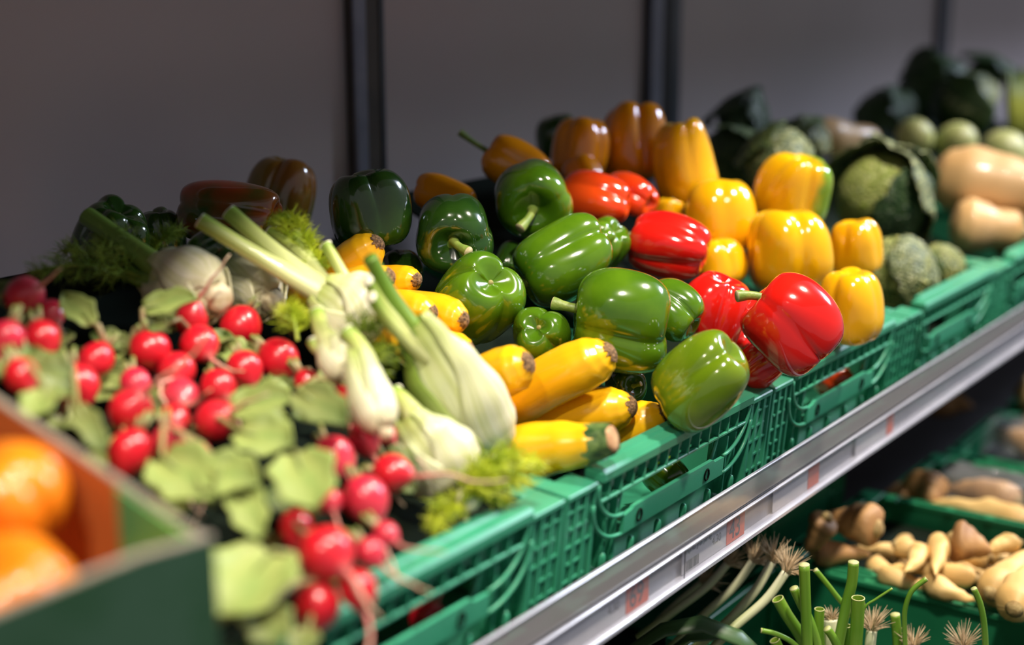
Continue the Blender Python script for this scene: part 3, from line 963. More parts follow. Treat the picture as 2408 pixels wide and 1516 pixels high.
yp('tall yellow pepper standing upright at the back of the heap', 1612, 388, 164, M['yellow'], (0.18, -0.92, -0.1), 0.3, 1.26, 4, 127, a=0.078, b=0.38, groove=0.20, taper=0.18, slen=0.2, face=(0.1, 0, 0.9))
yp('yellow pepper in the middle row, below the tall upright one', 1702, 508, 182, M['yellow'], (0.05, -0.92, 0.05), 0.3, 1.04, 4, 131, a=0.06, groove=0.18, taper=0.12, slen=0.2)
yp('yellow pepper with a green patch on its shoulder, beside the savoy', 1868, 448, 186, M['yellow_green'], (-0.1, -0.85, -0.35), 0.5, 0.92, 4, 137, a=0.098, groove=0.34, taper=0.05, slen=0.15, dent=0.34, face=(0.2, 0, 0.9))
yp('broad yellow pepper in the front centre above the red ones', 1858, 590, 202, M['yellow'], (0.05, -0.93, -0.15), 0.8, 1.0, 4, 139, a=0.067, groove=0.24, taper=0.02, slen=0.12, dent=0.30)
yp('yellow pepper tucked behind the broad one, next to the cabbage', 2012, 584, 128, M['yellow'], (0.1, -0.9, -0.15), 0.1, 1.1, 4, 149, a=0.072, groove=0.32, slen=0.12)
yp('yellow pepper resting on the far end of the crate front', 2006, 720, 158, M['yellow'], (0.05, -0.9, -0.2), 0.6, 1.14, 4, 151, a=0.064, groove=0.22, slen=0.12)
yp('small yellow pepper between the red ones and the broad yellow', 1696, 618, 132, M['yellow'], (0.2, -0.8, 0.1), 0.2, 0.95, 4, 157, a=0.022, groove=0.3, slen=0.15)
yp('yellow pepper of which only a sliver shows over the red ones', 1572, 500, 70, M['yellow'], (0.2, 0.8, 0.1), 0.2, 1.0, 4, 163, a=0.03, slen=0.15)
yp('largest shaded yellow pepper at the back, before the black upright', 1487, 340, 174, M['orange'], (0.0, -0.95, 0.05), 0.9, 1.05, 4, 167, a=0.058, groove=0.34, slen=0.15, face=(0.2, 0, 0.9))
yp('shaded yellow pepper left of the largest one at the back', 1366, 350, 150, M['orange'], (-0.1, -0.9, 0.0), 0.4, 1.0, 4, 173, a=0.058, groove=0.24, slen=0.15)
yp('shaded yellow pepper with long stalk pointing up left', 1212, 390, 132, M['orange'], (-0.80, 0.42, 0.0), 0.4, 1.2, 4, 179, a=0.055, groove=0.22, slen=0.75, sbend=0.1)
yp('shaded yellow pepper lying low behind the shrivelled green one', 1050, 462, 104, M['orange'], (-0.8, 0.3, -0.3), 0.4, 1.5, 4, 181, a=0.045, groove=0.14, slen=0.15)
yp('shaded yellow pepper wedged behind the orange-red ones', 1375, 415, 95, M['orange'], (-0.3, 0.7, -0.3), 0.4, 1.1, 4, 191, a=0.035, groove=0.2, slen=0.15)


# ------------------------------------------------------------------ yellow zucchini
def zucchini(label, tip, tail, px, seed, stem_front=False, az=0.03, y=None, bend=0.006):
    """tip: pixel of the end that faces the viewer; tail: (right, up, towards) direction from the tip to the far end, length in m"""
    rng = random.Random(seed)
    p0 = ypl(tip[0], tip[1], y) if y is not None else pile(tip[0], tip[1], az)
    d, ln = cdir(*tail[:3]), tail[3]
    r = px * depth(p0) / FPX / 2
    p1 = p0 + d * ln
    mw = frame(p0, d, rng.uniform(0, 6.28))
    t = thing('yellow_zucchini', label, 'zucchini', group='yellow zucchini in front of the green peppers', mat=mw)
    tip_tab = [(0, 0.20), (0.02, 0.42), (0.06, 0.70), (0.13, 0.92), (0.25, 1.0), (0.6, 0.96), (0.85, 0.80), (0.95, 0.62), (1.0, 0.42)]
    if stem_front:
        tip_tab = [(0, 0.52), (0.02, 0.56), (0.08, 0.66), (0.25, 0.88), (0.45, 1.0), (0.8, 0.98), (0.93, 0.75), (1.0, 0.25)]
    ba = rng.uniform(0, 6.28)

    def fn(s, q):
        th = 2 * math.pi * s
        qq = q ** 1.6
        w = lerp_tab(tip_tab, qq)
        rib = 1 + 0.035 * math.cos(10 * th) * (1 - smooth(qq / 0.25)) + 0.012 * math.cos(5 * th + 1)
        x = Vector((math.cos(th) * w * r * rib, math.sin(th) * w * r * rib, qq * ln))
        k = math.sin(math.pi * qq) * bend
        x += Vector((math.cos(ba), math.sin(ba), 0)) * k
        return x + noise.noise_vector(x * 22 + Vector((seed, 0, 0))) * r * 0.035
    MB().grid(30, 34, fn, True).build('skin', M['squash'], t)
    if stem_front:
        m = MB()

        def neck(s, q):
            th = 2 * math.pi * s
            w = (0.70 - 0.20 * q) * (1 + 0.08 * math.cos(6 * th) * smooth(q * 2))
            return Vector((math.cos(th) * w * r, math.sin(th) * w * r, 0.014 + 0.003 * math.cos(6 * th) * (1 - q) - 0.024 * q))
        m.grid(30, 6, neck, True)
        st_ = m.build('stem_end', M['squash_stem'], t)
        m = MB()
        m.tube([Vector((0, 0, -0.006)), Vector((0, 0, -0.0100)), Vector((0, 0, -0.0112))], [0.46 * r, 0.46 * r, 0.28 * r], 20)
        m.build('cut_face', M['squash_cut'], st_)
    else:
        # corky star-shaped blossom scar
        m = MB()
        n = 44
        rad = [0.40 * r * (1 + rng.uniform(-0.14, 0.26)) for _ in range(n)]

        def star(s, q):
            k = int(round(s * n)) % n
            rr = rad[k] * q
            w = rr / r
            # follow the blunt tip of the body
            zz = -0.0012 + (0 if w < 0.2 else 0.02 * ln * ((w - 0.2) / 0.22) ** 1.4)
            return Vector((math.cos(2 * math.pi * s) * rr, math.sin(2 * math.pi * s) * rr, zz - 0.0010 * (1 - q)))
        m.grid(n, 5, star, True)
        m.build('blossom_scar', M['scar'], t)
    return t


zucchini('yellow zucchini at the top left, half in shade, scar up right', (893, 566), (-0.72, -0.52, -0.45, 0.13), 104, 1, az=0.055)
zucchini('yellow zucchini just under the half-shaded one', (920, 656), (-0.80, -0.12, -0.58, 0.13), 92, 2, az=0.045)
zucchini('yellow zucchini with scar facing the dark gap, third from the top', (986, 668), (-0.75, 0.10, -0.65, 0.13), 82, 3, az=0.035)
zucchini('yellow zucchini partly behind the leaning fennel, fourth from the top', (1018, 734), (-0.80, 0.02, -0.60, 0.13), 88, 4, az=0.04)
zucchini('yellow zucchini with wide brown scar beside the dimpled green pepper', (1100, 748), (-0.78, 0.10, -0.62, 0.13), 92, 5, az=0.035)
zucchini('yellow zucchini just above the front group, scar to the right', (1111, 822), (-0.80, 0.12, -0.58, 0.13), 84, 6, az=0.03)
zucchini('stubby yellow zucchini left of the longest one', (1240, 846), (-0.76, -0.34, -0.55, 0.14), 122, 7, az=0.045)
zucchini('longest yellow zucchini, slanting up in front of the green peppers', (1446, 816), (-0.76, -0.46, -0.34, 0.155), 128, 8, az=0.060)
zucchini('yellow zucchini end with wide scar beside the fennel bulb', (1207, 988), (-0.76, 0.12, -0.64, 0.12), 84, 9, y=0.145)
zucchini('yellow zucchini lying flat above the one with a green stem end', (1488, 956), (-0.86, -0.16, -0.46, 0.17), 116, 10, y=0.058)
zucchini('yellow zucchini at the crate front, nearest the lime green pepper', (1564, 974), (-0.82, -0.36, -0.45, 0.15), 108, 11, y=0.055)
zucchini('front yellow zucchini with green stem end and tan cut face', (1408, 1052), (-0.84, -0.22, -0.48, 0.15), 142, 12, True, y=-0.004)
zucchini('slim yellow zucchini tip showing among the fennel stalks', (950, 868), (-0.3, 0.75, -0.5, 0.08), 40, 13, az=0.05)


# ------------------------------------------------------------------ fennel
def frond_mesh(pts, spread, seed, dens=22, fil=0.015):
    """feathery leaf along a midrib: side branches carrying thread-like leaflets"""
    rng = random.Random(seed)
    m = MB()
    m.tube(pts, [0.0016] * len(pts), 5)
    L_ = len(pts) - 1

    def thread(p, d, ln, w):
        s_ = d.orthogonal().normalized()
        q = p + d * ln * 0.55 + Vector((0, 0, rng.uniform(-.1, .15) * ln))
        e = p + d * ln + Vector((0, 0, rng.uniform(-.25, .2) * ln))
        k = d.cross(s_)
        vs = [p + s_ * w, p - s_ * w, p + k * w, q + s_ * w * .8, q - s_ * w * .8, q + k * w * .8, e]
        m.add(vs, [(0, 1, 4, 3), (1, 2, 5, 4), (2, 0, 3, 5), (3, 4, 6), (4, 5, 6), (5, 3, 6)])
    for k in range(dens):
        t = 0.12 + 0.88 * k / dens
        i = min(L_ - 1, int(t * L_))
        f_ = t * L_ - i
        p = Vector(pts[i]).lerp(Vector(pts[i + 1]), f_)
        ax = (Vector(pts[i + 1]) - Vector(pts[i])).normalized()
        for side in range(2):
            rd = Vector((rng.gauss(0, 1), rng.gauss(0, 1), rng.gauss(0, 1)))
            rd = (rd - ax * rd.dot(ax)).normalized()
            d = (rd * 1.0 + ax * rng.uniform(0.3, 1.0)).normalized()
            ln = spread * (1.05 - 0.75 * t) * rng.uniform(0.5, 1.1)
            thread(p, d, ln, 0.0008)
            n = max(4, int(ln / 0.0035))
            for j in range(n):
                q = p + d * ln * (0.2 + 0.8 * j / n)
                for _ in range(2):
                    rr = Vector((rng.gauss(0, 1), rng.gauss(0, 1), rng.gauss(0, 1))).normalized()
                    thread(q, (rr + d * 0.8 + ax * .3).normalized(), fil * rng.uniform(0.4, 1.0), 0.00042)
    return m


def fennel(label, root, neck, px, stalks=(), fronds=(), seed=1, flat=0.72, green=False, bulb_mat=None, left_green=False, name='fennel_bulb'):
    """root, neck: (u, v, depth) of the root plate and the neck; stalks: list of ((u,v,z) end, radius px, mat, start lift)"""
    rng = random.Random(seed)
    B, Nk = at(*root), at(*neck)
    ax = (Nk - B)
    ln = ax.length
    ax.normalize()
    wd = px * depth(B.lerp(Nk, 0.4)) / FPX / 2
    side = ax.cross(FWD).normalized()
    front = side.cross(ax).normalized()
    t = thing(name, label, 'fennel', B, 'fennel bulbs beside the radishes')
    tab = [(0, 0.40), (0.06, 0.66), (0.18, 0.90), (0.38, 1.0), (0.62, 0.84), (0.85, 0.56), (1.0, 0.42)]

    def body(sc):
        def fn(s, q):
            th = 2 * math.pi * s
            w = lerp_tab(tab, q) * wd * sc
            rib = 1 + 0.035 * math.cos(7 * th + seed) * smooth(q * 1.3) + 0.015 * math.cos(15 * th)
            p = B + ax * ln * q + side * math.cos(th) * w * rib + front * math.sin(th) * w * flat * rib
            return p + noise.noise_vector(p * 25) * 0.0025
        return fn
    mat = bulb_mat or (M['fen_side'] if green else M['fen_bulb'])
    MB().grid(40, 26, body(1.0), True).build('bulb', mat, t, off=B)
    # overlapping outer sheaths, each narrowing into its stalk
    for k, (a0, sc, h0) in enumerate(((3.9, 1.04, 1.25), (5.4 if not left_green else 5.9, 1.07, 1.0 if not left_green else 1.15), (1.2, 1.05, 1.4))):
        def sheath(s, q):
            th = a0 + (s - 0.5) * 2 * h0 * (1 - 0.78 * smooth(q * 0.9 + 0.05)) * (0.4 + 0.6 * smooth(q * 6))
            w = lerp_tab(tab, q) * wd * (sc + 0.04 * math.sin(math.pi * s))
            p = B + ax * ln * (q * 1.04) + side * math.cos(th) * w + front * math.sin(th) * w * flat
            return p + noise.noise_vector(p * 22 + Vector((k, 0, 0))) * 0.003
        o = MB().grid(16, 22, sheath).build('sheath', M['fen_side'] if (k == 1 and left_green) else mat, t, off=B)
        so = o.modifiers.new('thick', 'SOLIDIFY')
        so.thickness = 0.002
    m = MB()
    m.tube([B - ax * 0.008, B - ax * 0.006, B + ax * 0.006], [wd * 0.20, wd * 0.36, wd * 0.42], 14)
    m.build('root_plate', M['root_plate'], t, off=B)
    for (end, rpx, smat, lift) in stalks:
        E_ = at(*end)
        s0 = B + ax * ln * lift
        dirv = (E_ - s0)
        r1 = rpx * depth(E_) / FPX / 2
        r0 = r1 * 1.45
        sag = front * rng.uniform(-0.004, 0.004) + side * rng.uniform(-0.006, 0.006)
        pts = sub(s0, E_, 12, sag)
        m = MB()
        m.tube(pts, [r0 + (r1 - r0) * smooth(i / 9) for i in range(13)], 14, False, 0.8)
        st_ = m.build('stalk', M[smat], t, off=B)
        d = (pts[-1] - pts[-2]).normalized()
        m = MB()
        m.tube([pts[-1] - d * 0.0005, pts[-1] + d * 0.0012], r1 * 0.97, 14, True, 0.8)
        m.build('cut_end', M['fen_cut'] if smat == 'fen_stalk' else M['fen_stalk_dark'], st_, off=B)
    for (p, q, sp, fmat, sd) in fronds:
        a_, b_ = at(*p), at(*q)
        pts = sub(a_, b_, 8, (0, 0, 0.008))
        frond_mesh(pts, sp, sd).build('frond', M[fmat], t, False, off=B)
    return t


zy = lambda u, v, y: (u, v, depth(ypl(u, v, y)))     # pixel + distance behind the crate front
fennel('fennel with two long pale stalks reaching up left, lit in the centre', (880, 775, 1.25), (765, 685, 1.25), 205,
       [((478, 522, 1.24), 40, 'fen_stalk', 0.5), ((545, 502, 1.27), 40, 'fen_stalk', 0.6), ((640, 545, 1.30), 24, 'fen_stalk', 0.7),
        ((700, 552, 1.30), 34, 'fen_stalk', 0.5), ((772, 580, 1.27), 34, 'fen_stalk', 0.2)],
       [((740, 660, 1.28), (690, 510, 1.31), 0.026, 'frond', 1), ((700, 590, 1.29), (650, 520, 1.31), 0.018, 'frond', 2),
        ((760, 690, 1.27), (725, 560, 1.30), 0.022, 'frond', 3)], seed=3)
fennel('large fennel leaning diagonally before the zucchini, green along its left edge', zy(1165, 1056, 0.088), zy(975, 760, 0.122), 186,
       [(zy(874, 610, 0.14), 46, 'fen_stalk_dark', 0.75), (zy(868, 662, 0.13), 34, 'fen_stalk', 0.75), (zy(876, 700, 0.125), 36, 'fen_stalk', 0.65)],
       seed=5, flat=0.6, left_green=True)
fennel('round white fennel bulb at the front, cut stub at its upper left', zy(1072, 1138, 0.062), zy(950, 975, 0.092), 184,
       [(zy(925, 930, 0.115), 64, 'fen_stalk', 0.7)], seed=7, flat=0.85)
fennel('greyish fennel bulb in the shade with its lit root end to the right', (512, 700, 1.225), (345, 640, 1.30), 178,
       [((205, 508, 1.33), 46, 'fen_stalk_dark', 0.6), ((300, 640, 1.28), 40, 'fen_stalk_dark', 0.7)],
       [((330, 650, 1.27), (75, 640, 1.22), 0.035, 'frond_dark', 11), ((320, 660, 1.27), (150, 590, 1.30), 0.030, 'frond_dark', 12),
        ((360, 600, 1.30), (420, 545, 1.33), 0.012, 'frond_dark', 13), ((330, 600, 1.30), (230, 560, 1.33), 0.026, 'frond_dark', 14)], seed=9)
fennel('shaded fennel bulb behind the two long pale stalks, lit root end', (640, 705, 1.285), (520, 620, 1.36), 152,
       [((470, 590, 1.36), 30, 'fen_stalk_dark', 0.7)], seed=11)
fennel('small fennel bulb with feathery tops in the middle, behind the radishes', (815, 880, 1.13), (770, 790, 1.16), 84,
       [((745, 735, 1.18), 40, 'fen_stalk', 0.5), ((735, 800, 1.16), 30, 'fen_stalk', 0.6)],
       [((800, 830, 1.17), (900, 760, 1.20), 0.028, 'frond_dark', 21), ((830, 860, 1.16), (930, 840, 1.19), 0.028, 'frond_dark', 22),
        ((700, 800, 1.18), (680, 730, 1.20), 0.02, 'frond', 23)], seed=13)
fennel('slim fennel stub pointing down between radishes and white bulb', (905, 1010, 1.09), (835, 830, 1.12), 92,
       [((815, 780, 1.14), 46, 'fen_stalk', 0.6)], seed=15, flat=0.8)
fennel('fennel with bright feathery tops spilling over the crate corner', zy(1085, 1185, 0.034), zy(1125, 1160, 0.030), 50,
       [(zy(1095, 1222, 0.030), 24, 'fen_stalk', 0.3), (zy(1190, 1085, 0.028), 20, 'fen_stalk', 0.5)],
       [(zy(1110, 1160, 0.028), zy(1268, 1082, 0.004), 0.024, 'frond', 31), (zy(1100, 1165, 0.026), zy(1240, 1130, 0.006), 0.022, 'frond', 32),
        (zy(1095, 1175, 0.026), zy(1190, 1165, 0.012), 0.022, 'frond', 33), (zy(1110, 1165, 0.028), zy(1205, 1060, 0.012), 0.024, 'frond', 34),
        (zy(1080, 1190, 0.028), zy(1025, 1240, 0.026), 0.018, 'frond', 35), (zy(1085, 1180, 0.028), zy(1150, 1110, 0.014), 0.024, 'frond', 36)], seed=17)


# ------------------------------------------------------------------ radishes
def leaf_mb(base, tip, width, cup=0.15, seed=1, nrm=None, lobes=True):
    """one leaf blade with a midrib fold, wavy edge and droop"""
    rng = random.Random(seed)
    base, tip = Vector(base), Vector(tip)
    ax = tip - base
    ln = ax.length
    ax.normalize()
    nrm = (nrm or -FWD * 0.6 + Vector((0, 0, 1)) * 0.8)
    nrm = (nrm - ax * nrm.dot(ax)).normalized()
    sd = ax.cross(nrm)
    ph = rng.uniform(0, 6)

    def fn(s, q):
        w = width / 2 * (math.sin(math.pi * min(1, 0.06 + q * 0.97)) ** 0.55)
        if lobes:
            w *= 1 + 0.10 * math.sin(q * 17 + ph)
        x = (s - 0.5) * 2
        h = cup * width * (x * x) - ln * 0.22 * (q - 0.45) ** 2 + 0.05 * width * math.sin(9 * q + 3 * x + ph) * abs(x)
        return base + ax * ln * q + sd * x * w + nrm * h
    m = MB()
    m.grid(10, 14, fn)
    return m


RG = 'red radishes heaped in the nearest crate'


RADISHES = []


def radish(*a, **k):
    RADISHES.append((a, k))


def clear_of(p, own, margin=1.12):
    """push a point out of every other radish root"""
    for _ in range(4):
        for i, (c, r) in enumerate(ROOTS):
            if i != own and (p - c).length < r * margin:
                d = (p - c)
                p = c + (d.normalized() if d.length > 1e-6 else Vector((0, 0, 1))) * r * margin
    return p


def free(p, own, margin=1.08):
    return all(i == own or (p - c).length > r * margin for i, (c, r) in enumerate(ROOTS))


def build_radish(own, label, u, v, px, tail=(0.3, -0.6, 0.5), pink=False, a=0.05, b=0.30, seed=1, leaves=(), tl_=0.05, y=None, fill=2):
    c = ypl(u, v, y) if y is not None else pile(u, v, a, b)
    r = px * depth(c) / FPX / 2
    d = cdir(*tail)
    rng = random.Random(seed)
    t = thing('radish', label, 'radish', group=RG, mat=frame(c, -d, 0.0))
    el = rng.uniform(0.98, 1.12)

    def fn(s, q):
        ph = math.pi * q
        rr = math.sin(ph)
        z = math.cos(ph)
        if q > 0.72:
            z -= 0.22 * smooth((q - 0.72) / 0.28)
        p = Vector((rr * r * math.cos(2 * math.pi * s), rr * r * math.sin(2 * math.pi * s), z * r * el))
        return p + noise.noise_vector(p * (0.9 / r) + Vector((seed, 0, 0))) * r * 0.06
    MB().grid(28, 18, fn, True).build('root', M['radish_pink' if pink else 'radish'], t)
    # tail
    pts = []
    p = Vector((0, 0, -r * el * 1.16))
    dv = Vector((0, 0, -1))
    for k in range(9):
        pts.append(p.copy())
        dv = (dv + Vector((rng.uniform(-.4, .4), rng.uniform(-.4, .4), 0)) * 0.7).normalized()
        p = p + dv * tl_ / 8
    mwx = t.matrix_world.copy()
    inv = mwx.inverted()
    pts = [inv @ clear_of(mwx @ p, own, 1.25) for p in pts]
    MB().tube(pts, [r * 0.10 * (1 - k / 9) + 0.0005 for k in range(9)], 7).build('tail', M['radish_tail'], t)
    # stubs of the leaf stalks on the crown
    m = MB()
    for k in range(3):
        an = k * 2.1 + rng.uniform(0, 1)
        q = Vector((math.cos(an) * r * 0.14, math.sin(an) * r * 0.14, r * el * 0.95))
        if not free(mwx @ (q + Vector((0, 0, 0.014))), own, 1.15):
            continue
        m.tube([q, q + Vector((math.cos(an) * 0.2, math.sin(an) * 0.2, 1)) * rng.uniform(0.006, 0.016)], [0.0022, 0.0018], 6)
    if m.v:
        m.build('leaf_stalk', M['radish_stem'], t)
    inv = t.matrix_world.inverted()
    todo = [(at(*b0), at(*t0), w, dark, sd) for (b0, t0, w, dark, sd) in leaves]
    got = 0
    for k in range(fill * 12):                          # loose leaves lying in the gaps between the roots
        an = rng.uniform(0, 6.28)
        g = Vector((math.cos(an), math.sin(an), 0.3 * math.sin(an)))
        dn = Vector((0, 0, -r * rng.uniform(0.3, 1.5)))
        b_, t_, w = c + g * r * 1.25 + dn, c + g * (r + rng.uniform(0.022, 0.042)) + dn, rng.uniform(0.018, 0.030)
        sdv = (t_ - b_).cross(Vector((0, 0, 1))).normalized() * w * 0.5
        if got < fill and all(free(b_.lerp(t_, q) + sdv * e, -1) for q in (0, 0.25, 0.5, 0.75, 1) for e in (-1, 0, 1)):
            todo.append((b_, t_, w, rng.random() < 0.55, seed * 7 + k))
            got += 1
    for (B_, T_, w, dark, sd) in todo:
        m = leaf_mb(B_, T_, w, seed=sd)
        crown = t.matrix_world @ Vector((0, 0, r * el))
        m.v = [inv @ clear_of(p, -1, 1.07) for p in m.v]   # the blade drapes over the roots
        lf = m.build('leaf', M['radish_leaf_dark' if dark else 'radish_leaf'], t)
        lf.modifiers.new('thick', 'SOLIDIFY').thickness = 0.0008
        mid = clear_of(crown.lerp(B_, 0.5) + Vector((0, 0, 0.008)), own)
        m = MB()
        stem = [crown.lerp(mid, 0.5), mid, mid.lerp(B_, 0.5), B_, B_.lerp(T_, 0.35)]
        stem = [crown] + [clear_of(p, own, 1.16) for p in stem]
        m.tube([inv @ p for p in stem], [0.0026, 0.0024, 0.0022, 0.0020, 0.0018, 0.0010], 7)
        m.build('petiole', M['radish_stem'], lf)
    return t


radish('topmost radish of the clump at the far left edge', 57, 695, 92, (0.7, 0.3, 0.4), True, seed=1, y=0.36, tl_=0.03)
radish('small radish right of the topmost one at the left edge', 122, 735, 62, (0.5, -0.5, 0.5), True, seed=2, y=0.34, tl_=0.03)
radish('radish cut by the left picture edge, below the topmost one', 18, 795, 84, (-0.2, -0.8, 0.4), True, seed=3, y=0.28)
radish('radish in the left clump, right of the one cut by the edge', 98, 795, 88, (0.3, -0.7, 0.3), seed=4, y=0.29)
radish('lowest radish of the left clump, above the cardboard box', 52, 882, 80, (0.5, -0.6, 0.4), seed=5, y=0.22,
       leaves=[((110, 915, 0.98), (75, 985, 0.95), 0.026, False, 3)])
radish('orange-tinged radish behind the pair near the box edge', 226, 846, 84, (-0.3, -0.6, 0.5), seed=6,
       leaves=[((215, 760, 1.13), (150, 690, 1.15), 0.024, False, 4)])
radish('radish lit on top, front one of the pair near the box edge', 183, 905, 100, (0.3, -0.8, 0.3), seed=7,
       leaves=[((180, 950, 1.00), (245, 1060, 0.97), 0.018, True, 8)])
radish('radish with bright spot below the pale oval leaf', 353, 822, 98, (0.2, -0.8, -0.2), seed=8,
       leaves=[((335, 725, 1.17), (462, 700, 1.16), 0.029, False, 5)])
radish('upper radish of the overlapping pair right of the oval leaf', 450, 752, 78, (0.3, 0.85, 0.2), seed=9, tl_=0.05, a=0.062)
radish('lower radish of the overlapping pair right of the oval leaf', 470, 808, 90, (0.5, -0.5, 0.6), seed=10, a=0.055,
       leaves=[((395, 760, 1.16), (330, 775, 1.16), 0.018, True, 15)])
radish('dark red radish at the top right of the heap, beside the fennel', 566, 768, 98, (-0.4, -0.8, 0.2), seed=11)
radish('radish just below the dark one at the top right of the heap', 575, 867, 88, (0.4, -0.7, 0.4), seed=12)
radish('plump radish touching the fennel stalks at the right', 654, 843, 98, (0.7, -0.5, 0.3), seed=13)
radish('radish in the heap centre with a soft round glare', 418, 872, 90, (0.2, -0.5, 0.8), seed=14, a=0.045)
radish('pale-rooted radish directly under the heap centre one', 424, 930, 86, (0.3, -0.3, 0.9), True, seed=15, a=0.04)
radish('radish right of the heap centre one', 514, 908, 84, (0.5, -0.5, 0.6), seed=16)
radish('small radish tucked behind the leaf right of the plump one', 722, 898, 62, (0.5, -0.6, 0.3), seed=17)
radish('large radish above the lowest left one, long tail over it', 308, 965, 104, (0.6, 0.6, 0.5), seed=18, tl_=0.08)
radish('pale radish half covered by roots above the large one', 318, 900, 72, (0.4, -0.7, 0.6), True, seed=19, a=0.045)
radish('radish between the large one and the crowned radish', 410, 985, 78, (0.4, -0.3, 0.8), seed=20, a=0.04)
radish('radish with yellow crown just left of the big leaves', 508, 988, 98, (0.6, 0.3, 0.5), seed=21,
       leaves=[((540, 960, 1.08), (690, 935, 1.07), 0.036, False, 6), ((560, 1010, 1.04), (690, 1050, 1.02), 0.040, False, 7)])
radish('lowest left radish beside the cardboard box', 305, 1062, 104, (-0.3, -0.8, 0.3), seed=22)
radish('radish partly under the cupped leaf at the heap front', 400, 1040, 84, (0.3, -0.8, 0.4), True, seed=23,
       leaves=[((380, 1070, 0.99), (500, 1180, 0.95), 0.046, False, 9), ((480, 1100, 0.98), (610, 1140, 0.96), 0.038, False, 10),
               ((560, 1140, 0.97), (610, 1265, 0.93), 0.026, False, 11)])
radish('small pink radish right of the one under the cupped leaf', 468, 1064, 58, (0.5, -0.6, 0.3), True, seed=24, a=0.045)
radish('radish at the right end of the heap under the fennel stub', 806, 948, 84, (0.3, -0.8, 0.2), seed=25,
       leaves=[((700, 915, 1.07), (815, 1000, 1.03), 0.034, True, 12)])
radish('upper radish of the front bunch, lit pink on top', 786, 1072, 96, (0.5, -0.6, 0.4), True, seed=26)
radish('pink radish behind the front bunch, below the fennel stub', 856, 1030, 76, (0.4, -0.7, 0.3), True, seed=27)
radish('small radish at the back of the front bunch, next to the bulb', 906, 1022, 54, (0.6, -0.5, 0.3), True, seed=28, fill=0)
radish('radish with long pink tail over the white fennel bulb', 922, 1112, 92, (0.85, -0.1, 0.4), seed=29, tl_=0.075, fill=0)
radish('large bright radish in the middle of the front bunch', 855, 1172, 108, (0.4, -0.75, 0.4), True, seed=30, fill=0)
radish('small pale radish left of the bright one in the front bunch', 784, 1180, 62, (0.2, -0.5, 0.8), True, seed=31, a=0.045,
       leaves=[((700, 1060, 1.00), (745, 1200, 0.94), 0.044, False, 13)])
radish('biggest radish at the front, lit on top, near the crate rim', 768, 1305, 132, (0.6, -0.4, 0.6), seed=32, a=0.058, fill=0)
radish('radish to the right of the biggest front one', 872, 1298, 68, (0.6, -0.6, 0.3), True, seed=33, fill=0)
radish('pink radish above the crate bar in the front bunch', 908, 1255, 60, (0.6, -0.4, 0.5), True, seed=34, fill=0)
radish('radish hanging at the crate bar, under the front bunch', 842, 1385, 90, (0.35, -0.9, 0.2), seed=35, a=0.045, tl_=0.07, fill=0)
radish('dark shaded radish left of the biggest front one', 696, 1240, 84, (0.0, -0.6, 0.3), seed=36, a=0.035)
radish('dark shaded radish under the biggest front one', 745, 1420, 108, (-0.2, -0.8, 0.2), seed=37, a=0.030,
       leaves=[((640, 1290, 0.93), (510, 1455, 0.86), 0.062, False, 14), ((620, 1430, 0.89), (650, 1520, 0.86), 0.03, True, 16)])
radish('radish seen through the hand hole of the nearest crate', 1005, 1450, 84, (0.3, 0.5, 0.3), seed=38, y=0.050, fill=0, tl_=0.02)

ROOTS = []
for a, k in RADISHES:
    c = ypl(a[1], a[2], k['y']) if k.get('y') is not None else pile(a[1], a[2], k.get('a', 0.05), k.get('b', 0.30))
    ROOTS.append((c, a[3] * depth(c) / FPX / 2))
for n_, (a, k) in enumerate(RADISHES):
    build_radish(n_, *a, **k)


# ------------------------------------------------------------------ cardboard box of pumpkins
def slab(pts, thick, nrm):
    """flat polygon in space with a thickness"""
    n = len(pts)
    nv = Vector(nrm).normalized() * thick
    vs = [Vector(p) for p in pts] + [Vector(p) + nv for p in pts]
    fs = [tuple(range(n)), tuple(range(2 * n - 1, n - 1, -1))] + [(i, i + n, (i + 1) % n + n, (i + 1) % n) for i in range(n)]
    return MB().add(vs, fs)


BX0, BX1, BY0, BY1, BZ = -0.80, -0.45, -0.056, 0.38, 0.0
box = thing('produce_box', 'open cardboard produce box, orange inside, green printed outside, holding pumpkins', 'cardboard box', (BX1, BY0, BZ))
bo = (BX1, BY0, BZ)
topz = lambda y: 0.127 + 0.275 * (y - BY0)
slab([(BX1, BY0, BZ), (BX1, BY1, BZ), (BX1, BY1, topz(BY1)), (BX1, BY0, topz(BY0))], 0.005, (-1, 0, 0)).build('side_wall', M['cardboard'], box, False, bo)
slab([(BX0, BY0, BZ), (BX0, BY1, BZ), (BX0, BY1, topz(BY1)), (BX0, BY0, topz(BY0))], 0.005, (1, 0, 0)).build('side_wall', M['cardboard'], box, False, bo)
slab([(BX0, BY1, BZ), (BX1, BY1, BZ), (BX1, BY1, topz(BY1)), (BX0, BY1, topz(BY1))], 0.005, (0, 1, 0)).build('back_wall', M['cardboard'], box, False, bo)
slab([(BX0, BY0, BZ), (BX1, BY0, BZ), (BX1, BY0, 0.128), (BX1 - 0.05, BY0, 0.134), (BX0, BY0, 0.138)], 0.005, (0, -1, 0)).build('front_wall', M['card_print'], box, False, bo)
slab([(BX0, BY0, BZ), (BX1, BY0, BZ), (BX1, BY1, BZ), (BX0, BY1, BZ)], 0.005, (0, 0, 1)).build('bottom', M['cardboard'], box, False, bo)
slab([(BX1 - 0.0055, BY0, 0.02), (BX1 - 0.0055, 0.010, 0.02), (BX1 - 0.0055, 0.010, topz(0.010) - 0.0005), (BX1 - 0.0055, BY0, topz(BY0) - 0.0005)], 0.002, (-1, 0, 0)).build('corner_flap', M['card_leaf'], box, False, bo)
